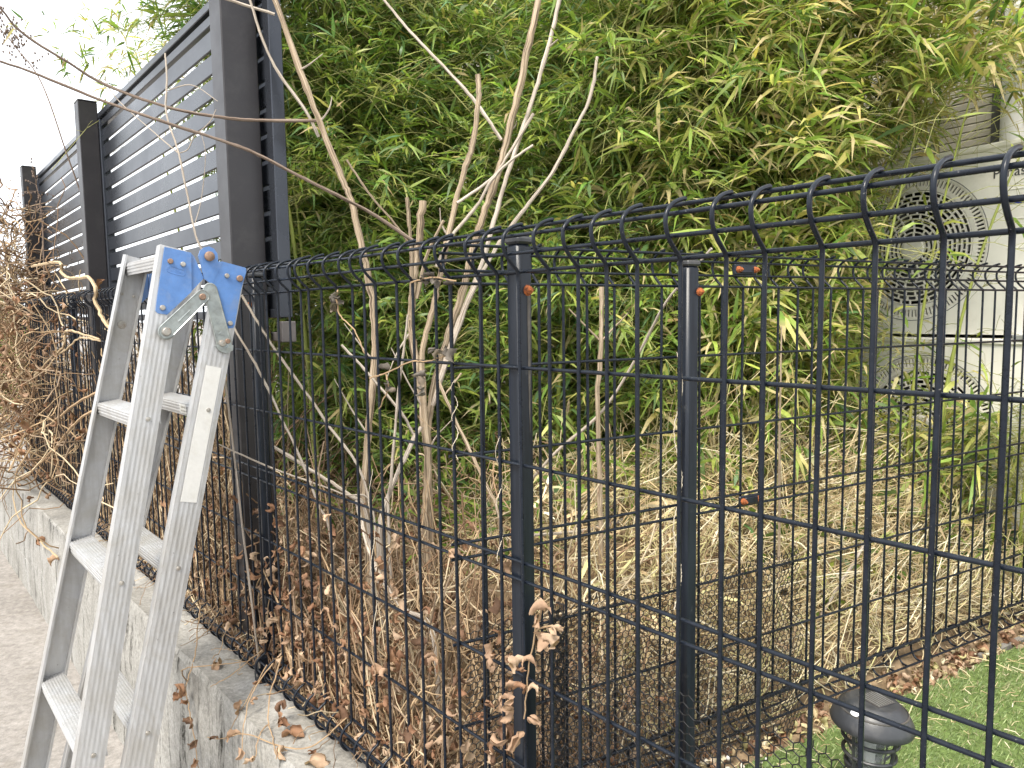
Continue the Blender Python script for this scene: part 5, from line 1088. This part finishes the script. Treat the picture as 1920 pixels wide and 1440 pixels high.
hexnet('chicken_wire', 'nearer black chicken wire standing inside the street fence by the near post', .10, .555, .485, .90, fnetA, .0158, .0008, 2, lambda u: .905 - .05 * math.exp(-((u - .47) / .03) ** 2) + .006 * math.sin(u * 40))
def froll(u, v): a = u * 2 * math.pi; return A(.548, .052, 0) + np.array([.011 * math.cos(a) + .003 * math.sin(v * 31), .011 * math.sin(a), v])
hexnet('chicken_wire', 'bunched roll of chicken wire standing against the near post', 0.0, 2.0, .485, .93, lambda u, v: froll(u / 1.0, v), .0150, .0005, 3) if False else None
def froll2(u, v): a = u / .011; rr = .010 + .0012 * u / .07; return A(.530 + rr * math.cos(a) * .9, .040 + rr * math.sin(a) * .8, v + .002 * math.sin(u * 90))
hexnet('chicken_wire', 'bunched roll of chicken wire standing against the near post', 0.0, .20, .485, .945, froll2, .0155, .0007, 3)

# ================================================================== SOLAR GARDEN LAMP
LC = np.array([0.585, 1.195, 0.487])
LT = thing('garden_lamp', 'black solar garden lamp with domed cap standing in the turf', 'lamp', tuple(LC))
tl = np.array([0.05, -0.02, 1.0]); lz = unit(tl); lx = unit(np.cross([0, 1, 0], lz)); ly = np.cross(lz, lx); zc = 0.168
def LPt(h): return LC + lz * h
mb = MB(); mb.lathe([(0.0, .000), (0.064, .000), (0.0655, .004), (0.063, .012), (0.055, .026), (0.0535, .0275), (0.052, .0278), (0.0505, .0295), (0.042, .0385), (0.038, .0412), (0.036, .0418), (0, .0422)], LPt(zc), lx, ly, lz, 64, caps=False); capo = obj('cap', mb, M['lampblack'], LT, angle=40)
mb = MB(); mb.lathe([(.0525, .0281), (.0545, .0276), (.0545, .0292), (.0525, .0300)], LPt(zc - .001), lx, ly, lz, 48, caps=False); obj('cap_ring', mb, M['solar'], capo)
mb = MB(); mb.box(LPt(zc + .0430) + lx * .004, (.040, .040, .0026), unit(lx + ly * .5), unit(ly - lx * .5), lz, .0006); sp = obj('solar_panel', mb, M['solar'], capo)
mb = MB(); e1, e2 = unit(lx + ly * .5), unit(ly - lx * .5)
for k in range(-3, 4): mb.box(LPt(zc + .04445) + lx * .004 + e1 * (k * .0055), (.0006, .037, .0003), e1, e2, lz)
obj('cell_line', mb, M['galv'], sp)
mb = MB(); cd = unit(np.array([-.95, -.55, 0])); mb.lathe([(.0075, 0), (.0075, .001), (.0055, .0022), (0, .0026)], LPt(zc + .0325) + cd * .0475, unit(np.cross(cd, [0, 0, 1.])), unit(np.cross(unit(np.cross(cd, [0, 0, 1.])), unit(cd * .65 + lz))), unit(cd * .65 + lz), 16); obj('light_sensor', mb, M['whitedot'], capo)
mb = MB(); mb.lathe([(.046, -.010), (.058, -.001), (.060, 0)], LPt(zc), lx, ly, lz, 40, caps=False); obj('cap_underside', mb, M['lampblack'], capo)
mb = MB(); mb.lathe([(.037, 0), (.033, -.045), (.030, -.072), (.028, -.072), (.031, -.045), (.035, 0)], LPt(zc - .004), lx, ly, lz, 36, caps=False); obj('lamp_glass', mb, M['glass'], LT)
mb = MB(); mb.lathe([(.010, -.072), (.010, -.03), (.006, -.026), (0, -.0255)], LPt(zc - .004), lx, ly, lz, 20); obj('light_emitter', mb, M['acwhite'], LT)
for h, rr in ((-.024, .0430), (-.050, .0405), (-.071, .035)):
    mb = MB(); mb.tube([LPt(zc + h) + rr * (math.cos(a) * lx + math.sin(a) * ly) for a in np.linspace(0, 2 * math.pi, 37)], .0032, 8, caps=False); obj('cage_ring', mb, M['lampblack'], LT)
for k in range(4):
    a = k * math.pi / 2 + .5; d = math.cos(a) * lx + math.sin(a) * ly; mb = MB(); mb.tube([LPt(zc - .002) + d * .047, LPt(zc - .024) + d * .043, LPt(zc - .050) + d * .0405, LPt(zc - .074) + d * .034], .0030, 6); obj('cage_rib', mb, M['lampblack'], LT)
mb = MB(); mb.lathe([(.036, -.070), (.037, -.078), (.028, -.086), (.016, -.096), (.010, -.10), (.009, -.17)], LPt(zc), lx, ly, lz, 28); obj('base', mb, M['lampblack'], LT, angle=30)
mb = MB(); mb.lathe([(.008, -.168), (.006, -.23), (.001, -.29)], LPt(zc), lx, ly, lz, 10); obj('ground_stake', mb, M['lampblack'], LT)

# ================================================================== FAR LEFT BACKGROUND
def far_house(name, label, c, w, d, h, rz):
    ex = np.array([math.cos(rz), math.sin(rz), 0]); ey = np.array([-ex[1], ex[0], 0]); c = np.array(c, float); t = thing(name, label, 'house', tuple(c))
    mb = MB(); mb.box(c + ZUP * h / 2, (w, d, h), ex, ey, ZUP); obj('wall', mb, M['farwall'], t)
    mb = MB(); mb.prism([(-w / 2 - .4, 0), (w / 2 + .4, 0), (0, h * .3)], c + ZUP * h, ex, ZUP, ey, -d / 2 - .4, d / 2 + .4); obj('roof', mb, M['farroof'], t)
    for fl in range(2):
        for k in (-.3, 0, .3):
            q = c + ex * (k * w) - ey * (d / 2 + .02) + ZUP * (1.5 + fl * 2.7); mb = MB(); mb.box(q, (1.5, .08, 1.2), ex, ey, ZUP); wi = obj('window', mb, M['pipe'], t); mb = MB(); mb.box(q - ey * .045, (1.3, .03, 1.0), ex, ey, ZUP); obj('pane', mb, M['pane'], wi)
far_house('far_house', 'pale two storey house far down the street at the left edge', (-24, 27, 0), 9, 7, 5.6, .5)
def hedge(label, c, size, seed):
    r = np.random.default_rng(seed); n = 5000; c = np.array(c, float); u = unit(r.normal(0, 1, (n, 3))) * (r.uniform(.55, 1.0, n) ** .5)[:, None]; P = c + u * np.array(size) / 2 + [0, 0, size[2] / 2]; P[:, 2] = np.maximum(P[:, 2], .02)
    t = thing('hedge_bush', label, 'bush', tuple(c)); tint, _ = leaf_tints(n, r, G); V, q, tr, T = leaf_blades(P, r.normal(0, 1, (n, 3)), r.normal(0, 1, (n, 3)), r.uniform(.12, .25, n), r.uniform(.05, .09, n), r.uniform(0, .3, n), tint)
    me = np_mesh('foliage', V - c, q, tr, T); me.materials.append(M['leaf']); o = bpy.data.objects.new('foliage', me); o['kind'] = 'stuff'; link(o, t)
    mb = MB(); mb.tube([c, c + ZUP * size[2] * .5, c + ZUP * size[2] * .8], [.08, .06, .02], 7); obj('trunk', mb, M['bark'], t)
hedge('low yellow green bush far down the street beyond the fence end', (-7.6, 9.6, 0), (2.6, 2.0, 1.9), 5)
# dry weeds against the sky at the left edge
def weed(label, pts, seed, r0=.004):
    r = np.random.default_rng(seed); t = thing('dry_weed', label, 'weed', tuple(pts[-1])); C_ = catmull(pts, 6); mb = MB(); mb.tube(C_, np.linspace(r0 * .4, r0, len(C_)), 6); obj('stalk', mb, M['barkred'], t)
    sd_ = MB(); top = C_[: int(len(C_) * .45)]
    for p in top:
        for k in range(3):
            d = unit(r.normal(0, 1, 3) + [0, 0, .4]); L_ = r.uniform(.02, .11); sd_.tube([p, p + d * L_ * .6 + [0, 0, .005], p + d * L_], .0011, 4)
            for q in range(3): e = p + d * L_ * (.5 + .25 * q) + r.normal(0, .004, 3); sd_.tube([e - [0, 0, .006], e, e + [0, 0, .006]], [.001, .0042, .001], 5)
    o = obj('seed_heads', sd_, M['barkred'], t); o['kind'] = 'stuff'
weed('tall dry weed with seed heads against the sky at the left edge', [(-2.16, 3.15, 2.62), (-2.08, 3.2, 2.539), (-2.03, 3.2, 2.475), (-1.94, 3.2, 2.346), (-1.862, 3.2, 2.09), (-1.80, 3.3, 1.6), (-1.78, 3.35, .6)], 3)
weed('short dry weed rising out of the far vine thicket', [(-2.33, 3.75, 2.05), (-2.31, 3.75, 1.85), (-2.30, 3.72, 1.5), (-2.28, 3.7, .6)], 4, .005)
weed('leaning dry weed between thicket and frame edge', [(-2.95, 4.1, 2.15), (-2.80, 4.05, 1.85), (-2.66, 4.0, 1.5), (-2.6, 4.0, .5)], 6, .006)
print('done')
